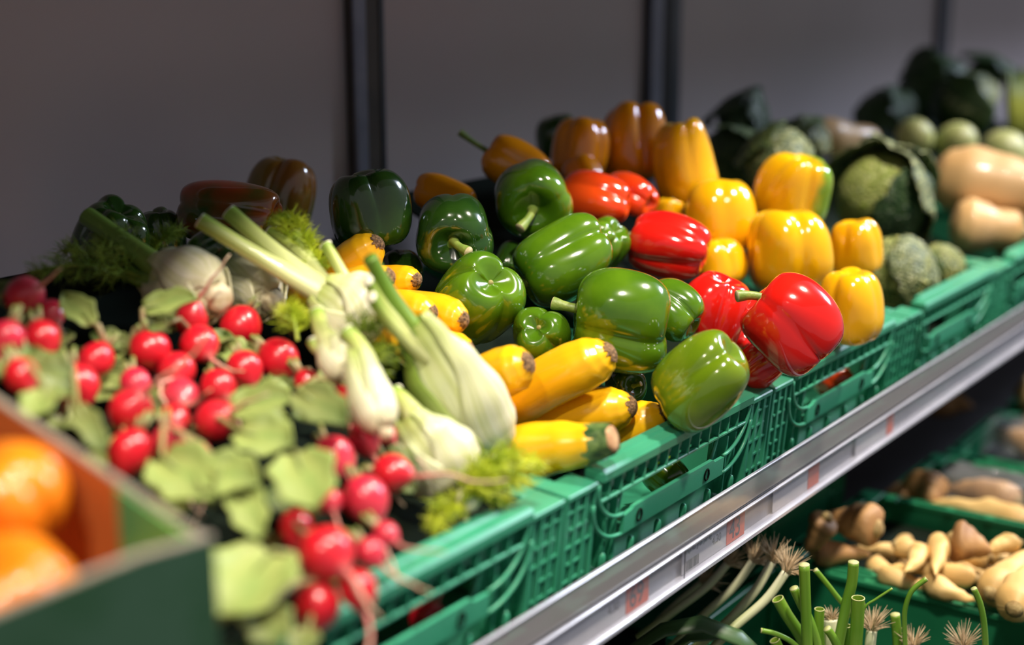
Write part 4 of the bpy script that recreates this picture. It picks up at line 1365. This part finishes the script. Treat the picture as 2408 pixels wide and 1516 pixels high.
MB().tube([Vector((BX1 - 0.0025, BY0 + 0.001, topz(BY0))), Vector((BX1 - 0.0025, BY1, topz(BY1)))], 0.0026, 6).build('cut_edge', M['card_edge'], box, True, bo)
MB().tube([Vector((BX1, BY0 - 0.002, 0.1285)), Vector((BX1 - 0.05, BY0 - 0.002, 0.1345)), Vector((BX0, BY0 - 0.002, 0.1385))], 0.0025, 6).build('cut_edge', M['card_edge'], box, True, bo)
plinth = MB().box(BX0 + 0.01, BX1 - 0.005, BY0 + 0.01, BY1 + 0.02, -1.0, -0.001, 0.003)
tag(plinth.build('display_plinth', M['shelf'], None, False), 'dark plinth under the cardboard pumpkin box', 'plinth')


def pumpkin(label, c, R, axis, seed, squash=0.78, ribs=9):
    t = thing('pumpkin', label, 'pumpkin', group='small orange pumpkins in the cardboard box', mat=frame(c, axis, seed * 0.7))

    def fn(s, q):
        th = 2 * math.pi * s
        ph = math.pi * q
        rib = 1 - 0.13 * (1 - abs(math.sin(ribs * th / 2)) ** 0.5) * math.sin(ph)
        rr = math.sin(ph) ** 0.85 if math.sin(ph) > 0 else 0
        zz = math.cos(ph) - 0.35 * math.copysign(math.exp(-(rr / 0.4) ** 2), math.cos(ph))
        p = Vector((rr * rib * R * math.cos(th), rr * rib * R * math.sin(th), zz * R * squash))
        return p + noise.noise_vector(p * 14 + Vector((seed, 0, 0))) * R * 0.04
    MB().grid(ribs * 8, 26, fn, True).build('shell', M['pumpkin'], t)
    z0 = R * squash * 0.62
    MB().tube([Vector((0, 0, z0)), Vector((0.002, 0, z0 + R * .25)), Vector((0.008, 0, z0 + R * .5))], [R * .14, R * .10, R * .09], 10).build('stalk', M['stem'], t)
    return t


pumpkin('ribbed orange pumpkin, upper one in the cardboard box', at(-10, 1180, 0.80), 0.042, cdir(-0.3, 0.8, 0.3), 1)
pumpkin('ribbed orange pumpkin, lower one at the bottom left corner', at(-15, 1425, 0.745), 0.044, cdir(-0.2, 0.75, 0.4), 2)


# ------------------------------------------------------------------ savoy and other cabbages
def cabbage(label, u, v, y, px, seed, head='savoy_pale', leaves=(), group='savoy cabbages heaped in their crate', name='savoy_cabbage', rough=0.05, cat='cabbage'):
    """leaves: (centre direction right/up/towards, half angle deg, flare, material)"""
    c = ypl(u, v, y)
    R = px * depth(c) / FPX / 2
    t = thing(name, label, cat, c, group)
    sd = Vector((seed * 3.3, 0, 0))
    hq = Euler((0.7 + 0.25 * math.sin(seed), 0.5 * math.cos(seed * 2), seed)).to_matrix()

    def fn(s, q):
        th, ph = 2 * math.pi * s, math.pi * q
        p = (hq @ Vector((math.sin(ph) * math.cos(th), math.sin(ph) * math.sin(th), math.cos(ph) * 0.92))) * R
        n = noise.noise(p * (3.0 / R) + sd) * 0.5 + noise.noise(p * (11 / R) + sd) * 0.35
        return p * (1 + rough * n)
    MB().grid(40, 26, fn, True).build('head', M[head], t)
    for k, (d, half, flare, mt) in enumerate(leaves):
        ax = cdir(*d)
        e1 = ax.orthogonal().normalized()
        e2 = ax.cross(e1)
        h = math.radians(half)

        def lf(s, q):
            be = 2 * math.pi * s
            edge = 1 + 0.07 * math.sin(5 * be + seed + k) + 0.04 * math.sin(11 * be)
            al = h * q * edge
            rad = R * (1.045 + 0.02 * k + flare * q ** 3)
            dv = ax * math.cos(al) + (e1 * math.cos(be) + e2 * math.sin(be)) * math.sin(al)
            p = dv * rad
            w = noise.noise(p * (9 / R) + sd) * 0.04 * q + noise.noise(p * (22 / R) + sd) * 0.025
            return p * (1 + w)
        o = MB().grid(44, 14, lf, True).build('outer_leaf', M[mt], t)
        o.modifiers.new('thick', 'SOLIDIFY').thickness = 0.0015
    return t


cabbage('savoy cabbage at the crate front, veins fanning, beside the yellow peppers', 2105, 655, 0.092, 178, 1, 'savoy_grey',
        [((-0.5, 0.3, 0.8), 70, 0.05, 'savoy_pale'), ((0.6, 0.2, 0.7), 60, 0.10, 'savoy_grey')])
cabbage('pale crinkled savoy cabbage at the front right corner of its crate', 2222, 626, 0.080, 112, 2, 'savoy_grey',
        [((0.1, 0.5, 0.8), 60, 0.03, 'savoy_pale'), ((-0.7, 0.0, 0.6), 45, 0.05, 'savoy')])
cabbage('big savoy cabbage, pale heart wrapped in arching grey-green leaves', 2068, 462, 0.185, 215, 3, 'savoy_heart',
        [((0.80, 0.40, -0.10), 75, 0.34, 'savoy_grey'), ((0.10, 0.85, -0.45), 66, 0.30, 'savoy_grey'), ((0.50, -0.40, 0.68), 52, 0.05, 'savoy_dark')], rough=0.03)
cabbage('grey-green savoy cabbage with straight ribs behind the green-tinged pepper', 1828, 385, 0.29, 160, 4, 'savoy_grey',
        [((0.0, 0.3, 0.9), 72, 0.04, 'savoy_grey'), ((-0.6, 0.6, 0.1), 50, 0.2, 'savoy')])
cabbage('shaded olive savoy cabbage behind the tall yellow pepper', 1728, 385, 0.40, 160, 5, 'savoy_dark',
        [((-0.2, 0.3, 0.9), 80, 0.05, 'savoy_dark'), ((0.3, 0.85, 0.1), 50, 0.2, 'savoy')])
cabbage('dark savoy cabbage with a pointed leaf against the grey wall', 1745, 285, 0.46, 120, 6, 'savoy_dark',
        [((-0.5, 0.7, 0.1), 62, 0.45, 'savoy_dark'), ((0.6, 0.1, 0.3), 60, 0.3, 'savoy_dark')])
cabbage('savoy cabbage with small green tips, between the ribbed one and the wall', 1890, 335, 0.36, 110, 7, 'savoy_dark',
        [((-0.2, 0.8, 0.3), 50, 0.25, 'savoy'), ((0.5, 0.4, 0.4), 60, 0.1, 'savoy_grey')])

PG = 'pale round cabbages in the farthest crate'
cabbage('pale green round cabbage, left one beyond the squash', 2248, 335, 0.24, 100, 11, 'pale_cab', (), PG, 'white_cabbage', 0.02)
cabbage('pale green round cabbage at the right, largest beyond the squash', 2362, 362, 0.20, 118, 12, 'pale_cab', (), PG, 'white_cabbage', 0.02)
cabbage('greyish round cabbage in the shade beyond the savoy leaves', 2152, 322, 0.30, 92, 13, 'pale_cab', (), PG, 'white_cabbage', 0.02)
KG = 'dark leafy cabbages at the far back'
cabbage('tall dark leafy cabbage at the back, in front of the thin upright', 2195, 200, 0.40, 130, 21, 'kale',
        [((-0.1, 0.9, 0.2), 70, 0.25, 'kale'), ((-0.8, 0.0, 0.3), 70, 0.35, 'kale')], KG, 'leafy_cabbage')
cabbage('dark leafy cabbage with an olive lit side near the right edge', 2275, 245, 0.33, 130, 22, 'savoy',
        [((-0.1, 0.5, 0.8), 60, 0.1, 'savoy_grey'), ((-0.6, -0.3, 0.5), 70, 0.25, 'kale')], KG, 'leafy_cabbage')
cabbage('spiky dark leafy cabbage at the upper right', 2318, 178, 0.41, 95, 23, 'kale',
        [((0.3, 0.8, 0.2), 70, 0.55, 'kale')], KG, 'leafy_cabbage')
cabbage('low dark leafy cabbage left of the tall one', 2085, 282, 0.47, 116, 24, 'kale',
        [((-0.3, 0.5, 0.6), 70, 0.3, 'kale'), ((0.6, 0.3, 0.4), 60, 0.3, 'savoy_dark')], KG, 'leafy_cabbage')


# ------------------------------------------------------------------ squash, roots, celery
def lathe_thing(name, label, cat, group, p0, p1, prof, mat, part='skin', n=24, bend=0.0, rough=0.02, seed=1, ends=None, rows=28):
    p0, p1 = Vector(p0), Vector(p1)
    d = p1 - p0
    ln = d.length
    t = thing(name, label, cat, group=group, mat=frame(p0, d, 0))
    rm = max(r for _, r in prof)

    def fn(s, q):
        th = 2 * math.pi * s
        r = lerp_tab(prof, q)
        p = Vector((r * math.cos(th), r * math.sin(th), q * ln))
        p.x += bend * math.sin(math.pi * q)
        return p + noise.noise_vector(p * (0.8 / rm) + Vector((seed * 2.1, 0, 0))) * rm * rough
    MB().grid(n, rows, fn, True).build(part, mat, t)
    if ends:
        for (q, r, h, em, nm) in ends:
            z = q * ln
            MB().tube([Vector((0, 0, z - h)), Vector((0, 0, z)), Vector((0, 0, z + h))], [r * .5, r, r * .6], 12).build(nm, em, t)
    return t


def butternut(label, a_, b_, r, seed):
    return lathe_thing('butternut_squash', label, 'squash', 'butternut squashes behind the savoy cabbages', a_, b_,
                       [(0, 0.0), (0.03, r * .45), (0.1, r * .82), (0.25, r), (0.42, r * .9), (0.6, r * .72), (0.85, r * .74), (0.95, r * .6), (1.0, 0.002)],
                       M['butternut'], seed=seed, rough=0.05, ends=[(1.0, r * 0.18, 0.012, M['stem_cut'], 'stalk')])


butternut('long tan butternut squash, upper one right of the savoy', ypl(2186, 412, 0.205), ypl(2186, 412, 0.205) + cdir(0.90, -0.20, 0.40) * 0.28, 0.062, 1)
butternut('pale butternut squash, lower one above the far crate corner', ypl(2232, 525, 0.135), ypl(2232, 525, 0.135) + cdir(0.80, -0.10, 0.10) * 0.12, 0.046, 2)
butternut('brownish butternut squash in the shade near the wall', ypl(1905, 320, 0.42), ypl(2060, 330, 0.36), 0.036, 3)
ce = cabbage('rough brown celeriac root at the right edge above the crates', 2384, 570, 0.072, 104, 31, 'celeriac', (), 'celeriac roots', 'celeriac', 0.10, 'celeriac')
cel = thing('celery_bunch', 'yellow-green celery sticks at the upper right picture edge', 'celery', ypl(2400, 330, 0.31))
for k in range(6):
    o_ = ypl(2400, 330, 0.31)
    u = 2376 + k * 9
    m = MB()
    m.tube([ypl(u, 335, 0.31 - 0.006 * (k % 2)), ypl(u - 2, 260, 0.31 - 0.006 * (k % 2)), ypl(u - 6 + 3 * k, 165 + 9 * (k % 3), 0.32)], [0.012, 0.011, 0.009], 10, True, 0.7)
    m.build('stick', M['celery'], cel, off=o_)


def parsnip(label, a_, b_, r, seed, name='parsnip', mat='parsnip', group='pale parsnips in the lower crate', cat='parsnip'):
    return lathe_thing(name, label, cat, group, a_, b_,
                       [(0, 0.001), (0.02, r * .55), (0.07, r * .88), (0.2, r), (0.45, r * .82), (0.7, r * .58), (0.9, r * .32), (1.0, 0.001)],
                       M[mat], seed=seed, n=16, rough=0.22, rows=20, bend=((seed % 3) - 1) * 0.006,
                       ends=[(0.012, r * 0.45, 0.006, M['parsnip_crown'], 'crown')])


pn = [((2052, 1312), (2140, 1372), 0.019, 'parsnip at the left end of the heap, tip pointing down right'),
      ((2108, 1283), (2215, 1330), 0.018, 'parsnip along the back edge of the heap, left of the spiky one'),
      ((2185, 1345), (2300, 1395), 0.021, 'parsnip lying at the heap front beside the curved onion leaf'),
      ((2232, 1268), (2222, 1352), 0.019, 'parsnip sticking up like a finger near the heap centre'),
      ((2310, 1318), (2190, 1318), 0.020, 'parsnip across the heap centre, crown to the right'),
      ((2290, 1352), (2085, 1322), 0.020, 'longest parsnip lying level across the heap'),
      ((2322, 1392), (2418, 1296), 0.023, 'thick parsnip slanting up to the right edge'),
      ((2385, 1432), (2440, 1330), 0.024, 'parsnip cut by the right picture edge, ringed skin'),
      ((2062, 1352), (2205, 1392), 0.017, 'slim parsnip along the crate rim at the left'),
      ((2352, 1318), (2262, 1292), 0.018, 'parsnip behind the thick slanting one'),
      ((2165, 1285), (2130, 1345), 0.017, 'short parsnip pointing at the rim, near the back edge'),
      ((2400, 1280), (2330, 1300), 0.019, 'parsnip at the back right of the heap')]
for k, (p, q, r, lb) in enumerate(pn):
    zz = -0.296 + (k % 4) * 0.011
    parsnip('pale ' + lb, zpl(*p, zz), zpl(*q, zz - 0.006), r * (0.95 if k in (6, 7) else 0.74), k + 1)
rng = random.Random(77)
NTH = ['first', 'second', 'third', 'fourth', 'fifth', 'sixth', 'seventh', 'eighth', 'ninth', 'tenth', 'eleventh', 'twelfth']
for k in range(12):
    u = 2066 + k * 29
    v = 1285 + (u - 2060) * 0.20 + rng.uniform(-10, 55)
    an = rng.uniform(0, 6.28)
    v += 45 if k == 2 else 0
    zz = (-0.302, -0.322)[k % 2]
    c = zpl(u, v, zz)
    d = Vector((math.cos(an), math.sin(an), 0)) * rng.uniform(0.040, 0.055)
    c.x = min(max(c.x, 0.745), 0.885)
    parsnip('%s from the left of the parsnips lying deeper in the heap' % NTH[k], c - d, c + d, rng.uniform(0.010, 0.012), 100 + k)
RB = 'shaded brown roots on the lower shelf'
parsnip('big shaded parsnip lying under the shelf, crown to the right', zpl(2062, 1262, -0.262), zpl(1935, 1232, -0.262), 0.030, 21, mat='root_brown_shade', group=RB)
parsnip('shaded parsnip standing slanted at the crate corner', zpl(1945, 1215, -0.235), zpl(1900, 1300, -0.285), 0.020, 22, mat='root_brown_shade', group=RB)
parsnip('flat shaded parsnip in front of the big shaded one', zpl(1905, 1300, -0.285), zpl(2040, 1302, -0.285), 0.017, 23, mat='root_brown_shade', group=RB)
parsnip('brown-pink root on the parsnip heap behind the finger-like one', zpl(2235, 1268, -0.255), zpl(2335, 1290, -0.262), 0.026, 24, 'root_vegetable', 'root_brown_shade', RB, 'root')
parsnip('round brown root in shade in the second lower crate', zpl(2118, 1105, -0.310) - Vector((0.03, 0.045, 0)), zpl(2125, 1160, -0.330) - Vector((0.03, 0.045, 0)), 0.034, 25, 'root_vegetable', 'root_brown_shade', RB, 'root')
parsnip('small orange-brown root under the round brown one', zpl(2130, 1165, -0.335), zpl(2070, 1170, -0.335), 0.022, 26, 'root_vegetable', 'root_brown_shade', RB, 'root')
parsnip('long orange-brown root lit at its right end, second lower crate', zpl(2430, 1240, -0.325), zpl(2190, 1178, -0.325), 0.026, 27, 'root_vegetable', 'parsnip', RB, 'root')
parsnip('brown root lying behind the long lit one', zpl(2395, 1185, -0.330), zpl(2225, 1142, -0.330), 0.030, 28, 'root_vegetable', 'root_brown_shade', RB, 'root')
parsnip('brown root partly in shade in the third lower crate', zpl(2345, 1020, -0.342) - Vector((0.02, 0.085, 0)), zpl(2250, 993, -0.342) - Vector((0.02, 0.085, 0)), 0.028, 29, 'root_vegetable', 'root_brown_shade', RB, 'root')
parsnip('pale lit root at the right edge, third lower crate', zpl(2400, 975, -0.325) + Vector((0.04, 0, 0)), zpl(2480, 1000, -0.335) + Vector((0.04, 0, 0)), 0.032, 30, 'root_vegetable', 'parsnip', RB, 'root')
parsnip('pale root at the right edge above the lit one', zpl(2392, 930, -0.325), zpl(2480, 950, -0.335), 0.030, 31, 'root_vegetable', 'parsnip', RB, 'root')
parsnip('brown root just under the price rail, third lower crate', zpl(2180, 945, -0.345), zpl(2290, 958, -0.345), 0.028, 32, 'root_vegetable', 'root_brown_shade', RB, 'root')


def film(label, names, seed, pad=0.012):
    """loosely crumpled clear bag standing off the roots inside it"""
    bpy.context.view_layer.update()
    pts = []
    for nm in names:
        for ch in bpy.data.objects[nm].children:
            pts += [ch.matrix_world @ Vector(q) for q in ch.bound_box]
    lo = Vector([min(p[i] for p in pts) - pad for i in range(3)])
    hi = Vector([max(p[i] for p in pts) + pad for i in range(3)])
    ce_, h = (lo + hi) / 2, (hi - lo) / 2
    t = thing('plastic_bag', label, 'plastic bag', ce_, 'clear plastic bags over the roots')
    e = 0.42
    sp = lambda x: math.copysign(abs(x) ** e, x)

    def fn(s, q):
        th, ph = 2 * math.pi * s, math.pi * (q - 0.5)
        x = Vector((h.x * sp(math.cos(ph)) * sp(math.cos(th)), h.y * sp(math.cos(ph)) * sp(math.sin(th)), h.z * sp(math.sin(ph))))
        n = noise.noise_vector((x + ce_) * 30 + Vector((seed, 0, 0))) * 0.005 + noise.noise_vector((x + ce_) * 80 + Vector((seed, 0, 0))) * 0.003
        return x + n
    MB().grid(44, 26, fn, True).build('film', M['bag'], t)
    a = Vector((0, -h.y, h.z * 0.4))
    MB().tube(sub(a, a + Vector((0, -0.028, 0.020)), 5), [0.012, 0.006, 0.004, 0.006, 0.010, 0.014], 9, False).build('twisted_neck', M['bag'], t)
    return t


film('clear plastic bag over the brown root behind the long lit one', ['root_vegetable.004'], 1, 0.009)
film('clear plastic bag over the brown root in the third lower crate', ['root_vegetable.005'], 2, 0.008)


# ------------------------------------------------------------------ spring onions
SO = 'spring onions in the lower crate'


def root_tuft(m, p, d, ln, n, seed, w=0.0006):
    rng = random.Random(seed)
    d = Vector(d).normalized()
    for _ in range(n):
        r = Vector((rng.gauss(0, 1), rng.gauss(0, 1), rng.gauss(0, 1))).normalized()
        a = (d + r * 0.75).normalized()
        q = p + r * 0.003
        l_ = ln * rng.uniform(0.5, 1.1)
        m.tube([q, q + a * l_ * 0.5, q + a * l_ + r * l_ * 0.25], [w, w * 0.8, w * 0.2], 4, False)


def onion(label, pts, px, hollow=False, root=None, mat='onion_green', seed=1, flat=1.0, group=SO):
    """pts: (u, v, depth) from the cut tip down; px: width at the tip"""
    P = [at(*p) for p in pts]
    # resample smoothly
    C_ = []
    for i in range(len(P) - 1):
        a = P[max(i - 1, 0)]
        b, c = P[i], P[i + 1]
        d = P[min(i + 2, len(P) - 1)]
        for k in range(6):
            t = k / 6
            C_.append(0.5 * ((2 * b) + (c - a) * t + (2 * a - 5 * b + 4 * c - d) * t * t + (3 * b - a - 3 * c + d) * t ** 3))
    C_.append(P[-1])
    C_ = C_[::-1]
    r = px * depth(P[0]) / FPX / 2
    o = P[-1]
    t = thing('spring_onion', label, 'spring onion', o, group)
    m = MB()
    m.tube(C_, r, 14, not hollow, flat)
    m.build('leaf', M[mat], t, off=o)
    d = (C_[-1] - C_[-2]).normalized()
    if hollow:
        m = MB()
        m.tube([C_[-1] + d * 0.0004, C_[-1] + d * 0.0004 - d * 0.02], [r * 0.82, r * 0.7], 14, False)
        m.build('hollow', M['onion_in'], t, off=o)
        ring = MB()
        ref = d.orthogonal().normalized()
        bb = d.cross(ref)
        ring.tube([C_[-1] + (ref * math.cos(k * math.pi / 9) + bb * math.sin(k * math.pi / 9)) * r * 0.92 for k in range(19)], r * 0.10, 6, False)
        ring.build('cut_rim', M['onion_cut'], t, off=o)
    else:
        m = MB()
        m.tube([C_[-1] - d * 0.0004, C_[-1] + d * 0.0008], r * 0.98, 14, True, flat)
        m.build('cut_rim', M['onion_cut'], t, off=o)
    if root:
        m = MB()
        root_tuft(m, C_[0], (C_[0] - C_[3]), root, 90, seed, 0.0008)
        m.build('roots', M['onion_root'], t, False, off=o)
    return t


D_ = 1.50
stand = [('upright spring onion leaf, left of the two tallest', [(1891, 1328), (1895, 1436), (1900, 1560)], 26, False),
         ('tallest spring onion leaf in front of the crate corner', [(2007, 1322), (2003, 1370), (1988, 1432), (1965, 1560)], 26, False),
         ('slim spring onion leaf leaning left across the tallest ones', [(1918, 1340), (1960, 1392), (2012, 1465), (2024, 1560)], 13, False),
         ('spring onion leaf slanting behind the leftmost hollow one', [(1867, 1383), (1884, 1420), (1908, 1470), (1930, 1560)], 22, False),
         ('leftmost wide hollow spring onion leaf', [(1829, 1408), (1850, 1445), (1885, 1500), (1910, 1570)], 29, True),
         ('wide hollow spring onion leaf right of the tallest', [(2018, 1406), (2016, 1458), (2010, 1560)], 32, True),
         ('short dark spring onion leaf in the middle of the bunch', [(1927, 1432), (1926, 1480), (1930, 1560)], 24, True),
         ('hollow spring onion leaf at the lower centre of the bunch', [(1911, 1482), (1930, 1520), (1950, 1580)], 33, True),
         ('thin spring onion leaf pointing left at the bottom', [(1791, 1482), (1830, 1492), (1870, 1516), (1910, 1570)], 13, False),
         ('hollow spring onion leaf cut by the bottom picture edge', [(1822, 1505), (1835, 1535), (1850, 1580)], 25, True),
         ('thread-thin spring onion leaf pointing up right', [(2097, 1384), (2060, 1408), (2034, 1428), (2020, 1480), (2015, 1560)], 6, False),
         ('curved spring onion leaf hooking right over the crate rim', [(2178, 1361), (2145, 1388), (2129, 1428), (2127, 1475), (2130, 1560)], 12, False),
         ('straight stub of spring onion leaf right of the root tuft', [(2105, 1445), (2109, 1490), (2112, 1560)], 23, False),
         ('lone spring onion leaf standing at the right', [(2290, 1384), (2305, 1420), (2315, 1475), (2318, 1560)], 15, False),
         ('small hollow spring onion leaf below the wide one', [(1990, 1471), (1990, 1510), (1990, 1570)], 23, True),
         ('short pale spring onion stub between the hollow leaves', [(1945, 1478), (1965, 1510), (1985, 1570)], 20, False)]
for k, (lb, pts, px, hol) in enumerate(stand):
    dd = D_ + ((k * 7) % 5 - 2) * 0.012
    pts = pts + [(pts[-1][0] + (pts[-1][0] - pts[-2][0]) * 0.6, 1740)]
    onion(lb, [(u, v, dd + (v - 1400) * 0.00012) for u, v in pts], px, hol, seed=k + 1)
up = [('white spring onion bulb with a fan of roots turned up, centre', [(2044, 1560), (2046, 1520), (2050, 1482)], 26, 0.024),
      ('root end of a spring onion at the bottom edge, right of the stub', [(2150, 1580), (2150, 1545), (2147, 1522)], 20, 0.020),
      ('upturned spring onion root tuft near the lone leaf', [(2272, 1580), (2270, 1545), (2266, 1522)], 24, 0.022),
      ('pale yellow spring onion bulb behind the tallest leaf', [(1962, 1560), (1960, 1500), (1955, 1455)], 42, 0.010)]
for k, (lb, pts, px, rt) in enumerate(up):
    pts = [(pts[0][0], 1720)] + pts
    onion(lb, [(u, v, 1.53) for u, v in pts], px, False, rt, 'onion_white', 40 + k)
lying = [('shaded spring onion lying under the rail, rightmost of the bunch', [(1640, 1560), (1720, 1480), (1800, 1410), (1848, 1345)], 22),
         ('shaded spring onion lying beside the rightmost one of the bunch', [(1600, 1550), (1700, 1470), (1775, 1390), (1815, 1320)], 22),
         ('shaded spring onion in the middle of the lying bunch', [(1560, 1540), (1650, 1450), (1725, 1380), (1770, 1320)], 20),
         ('shaded spring onion at the left of the lying bunch', [(1500, 1500), (1580, 1440), (1660, 1380), (1710, 1325)], 20),
         ('leftmost shaded spring onion under the price label', [(1470, 1560), (1530, 1480), (1590, 1420), (1650, 1370)], 18)]
for k, (lb, pts, px) in enumerate(lying):
    onion(lb, [(u, v, 1.535 + 0.030 * k) for u, v in pts], px, False, 0.024, 'onion_white', 60 + k, group='spring onions lying under the price rail')
lk = thing('leek', 'long dark leek leaf arching at the bottom under the rail', 'leek', at(1790, 1540, 1.5))
lo = at(1790, 1540, 1.5)
for k, pts in enumerate(([(1480, 1530), (1560, 1480), (1650, 1465), (1740, 1500), (1800, 1560)], [(1540, 1560), (1620, 1500), (1700, 1490), (1760, 1520), (1800, 1570)])):
    m = MB()
    m.tube([at(u, v, 1.52 + 0.02 * k) for u, v in pts], [0.006, 0.009, 0.011, 0.012, 0.012], 10, True, 0.3)
    m.build('leaf', M['leek'], lk, off=lo)


# ------------------------------------------------------------------ settling
# small shifts in millimetres (name, copy number) that let the heaped pieces touch without running into each other
SETTLE = {
    'bell_pepper': {2: (-7, 4, 1), 3: (32, 17, -8), 4: (-24, -13, 6), 5: (-1, -3, -2), 6: (32, 28, -7), 7: (6, -5, -7), 15: (-12, -10, 7), 17: (0, 1, 1), 22: (7, -4, -1), 23: (24, 14, -6), 24: (-28, -15, 7), 25: (5, 3, 9), 29: (6, 3, -1), 34: (-6, -3, 1), 37: (16, 10, -2), 40: (-16, -10, 2)},
    'fennel_bulb': {0: (-1, 2, 1), 1: (-6, -4, 2), 4: (3, 3, -2)},
    'leafy_cabbage': {0: (32, 11, -2), 1: (-32, -11, 2), 3: (-42, -16, 4)},
    'parsnip': {0: (-1, 3, -6), 1: (-6, -1, 3), 2: (-2, 2, -10), 3: (-18, 5, 6), 4: (13, -4, 2), 5: (-20, -10, 4), 6: (-11, -6, 3), 7: (-28, -7, 12), 8: (1, -1, 5), 9: (39, 10, -13), 10: (-30, -8, 12), 11: (4, 4, 0), 12: (20, 14, -3), 13: (2, 1, -1), 14: (10, -6, -6), 15: (-5, 3, -2), 16: (4, 5, -11), 17: (8, -2, 0), 18: (-32, -2, 8), 19: (4, 2, -5), 20: (10, 6, -4), 21: (1, 0, 4), 22: (-10, -6, -1), 23: (-2, -2, -1), 24: (4, 0, 9), 25: (-10, -4, 4), 26: (-2, -5, 0)},
    'pumpkin': {0: (3, 5, -2), 1: (-3, -5, 2)},
    'radish': {0: (0, 0, 0), 1: (0, 0, 0), 13: (0, 1, 0), 14: (0, -1, 0), 26: (-1, -1, 0), 27: (1, 1, 0), 29: (1, -1, 0), 30: (-1, 1, 0), 31: (0, 0, 1), 34: (0, 0, 0), 36: (0, 0, -1), 37: (-6, -5, 3)},
    'root_vegetable': {1: (5, -2, -1), 2: (-3, 2, 0), 3: (-3, -1, 1), 6: (-3, 1, 3), 7: (0, 0, 10)},
    'savoy_cabbage': {1: (-14, 4, -4)},
    'yellow_zucchini': {0: (-2, -1, 0), 1: (-27, -23, 10), 2: (12, 11, 1), 3: (-8, -8, 2), 4: (-12, -6, 1), 5: (-1, 1, 0), 6: (-22, -18, 6), 7: (-16, -7, 1), 8: (-37, -23, 12), 9: (-16, -11, 7), 10: (-37, -22, 14), 11: (18, 7, 0), 12: (6, -8, -2)},
}
for nm, rows in SETTLE.items():
    for k, d in rows.items():
        o = bpy.data.objects.get(nm if k == 0 else '%s.%03d' % (nm, k))
        if o:
            o.location = Vector(o.location) + Vector(d) / 1000
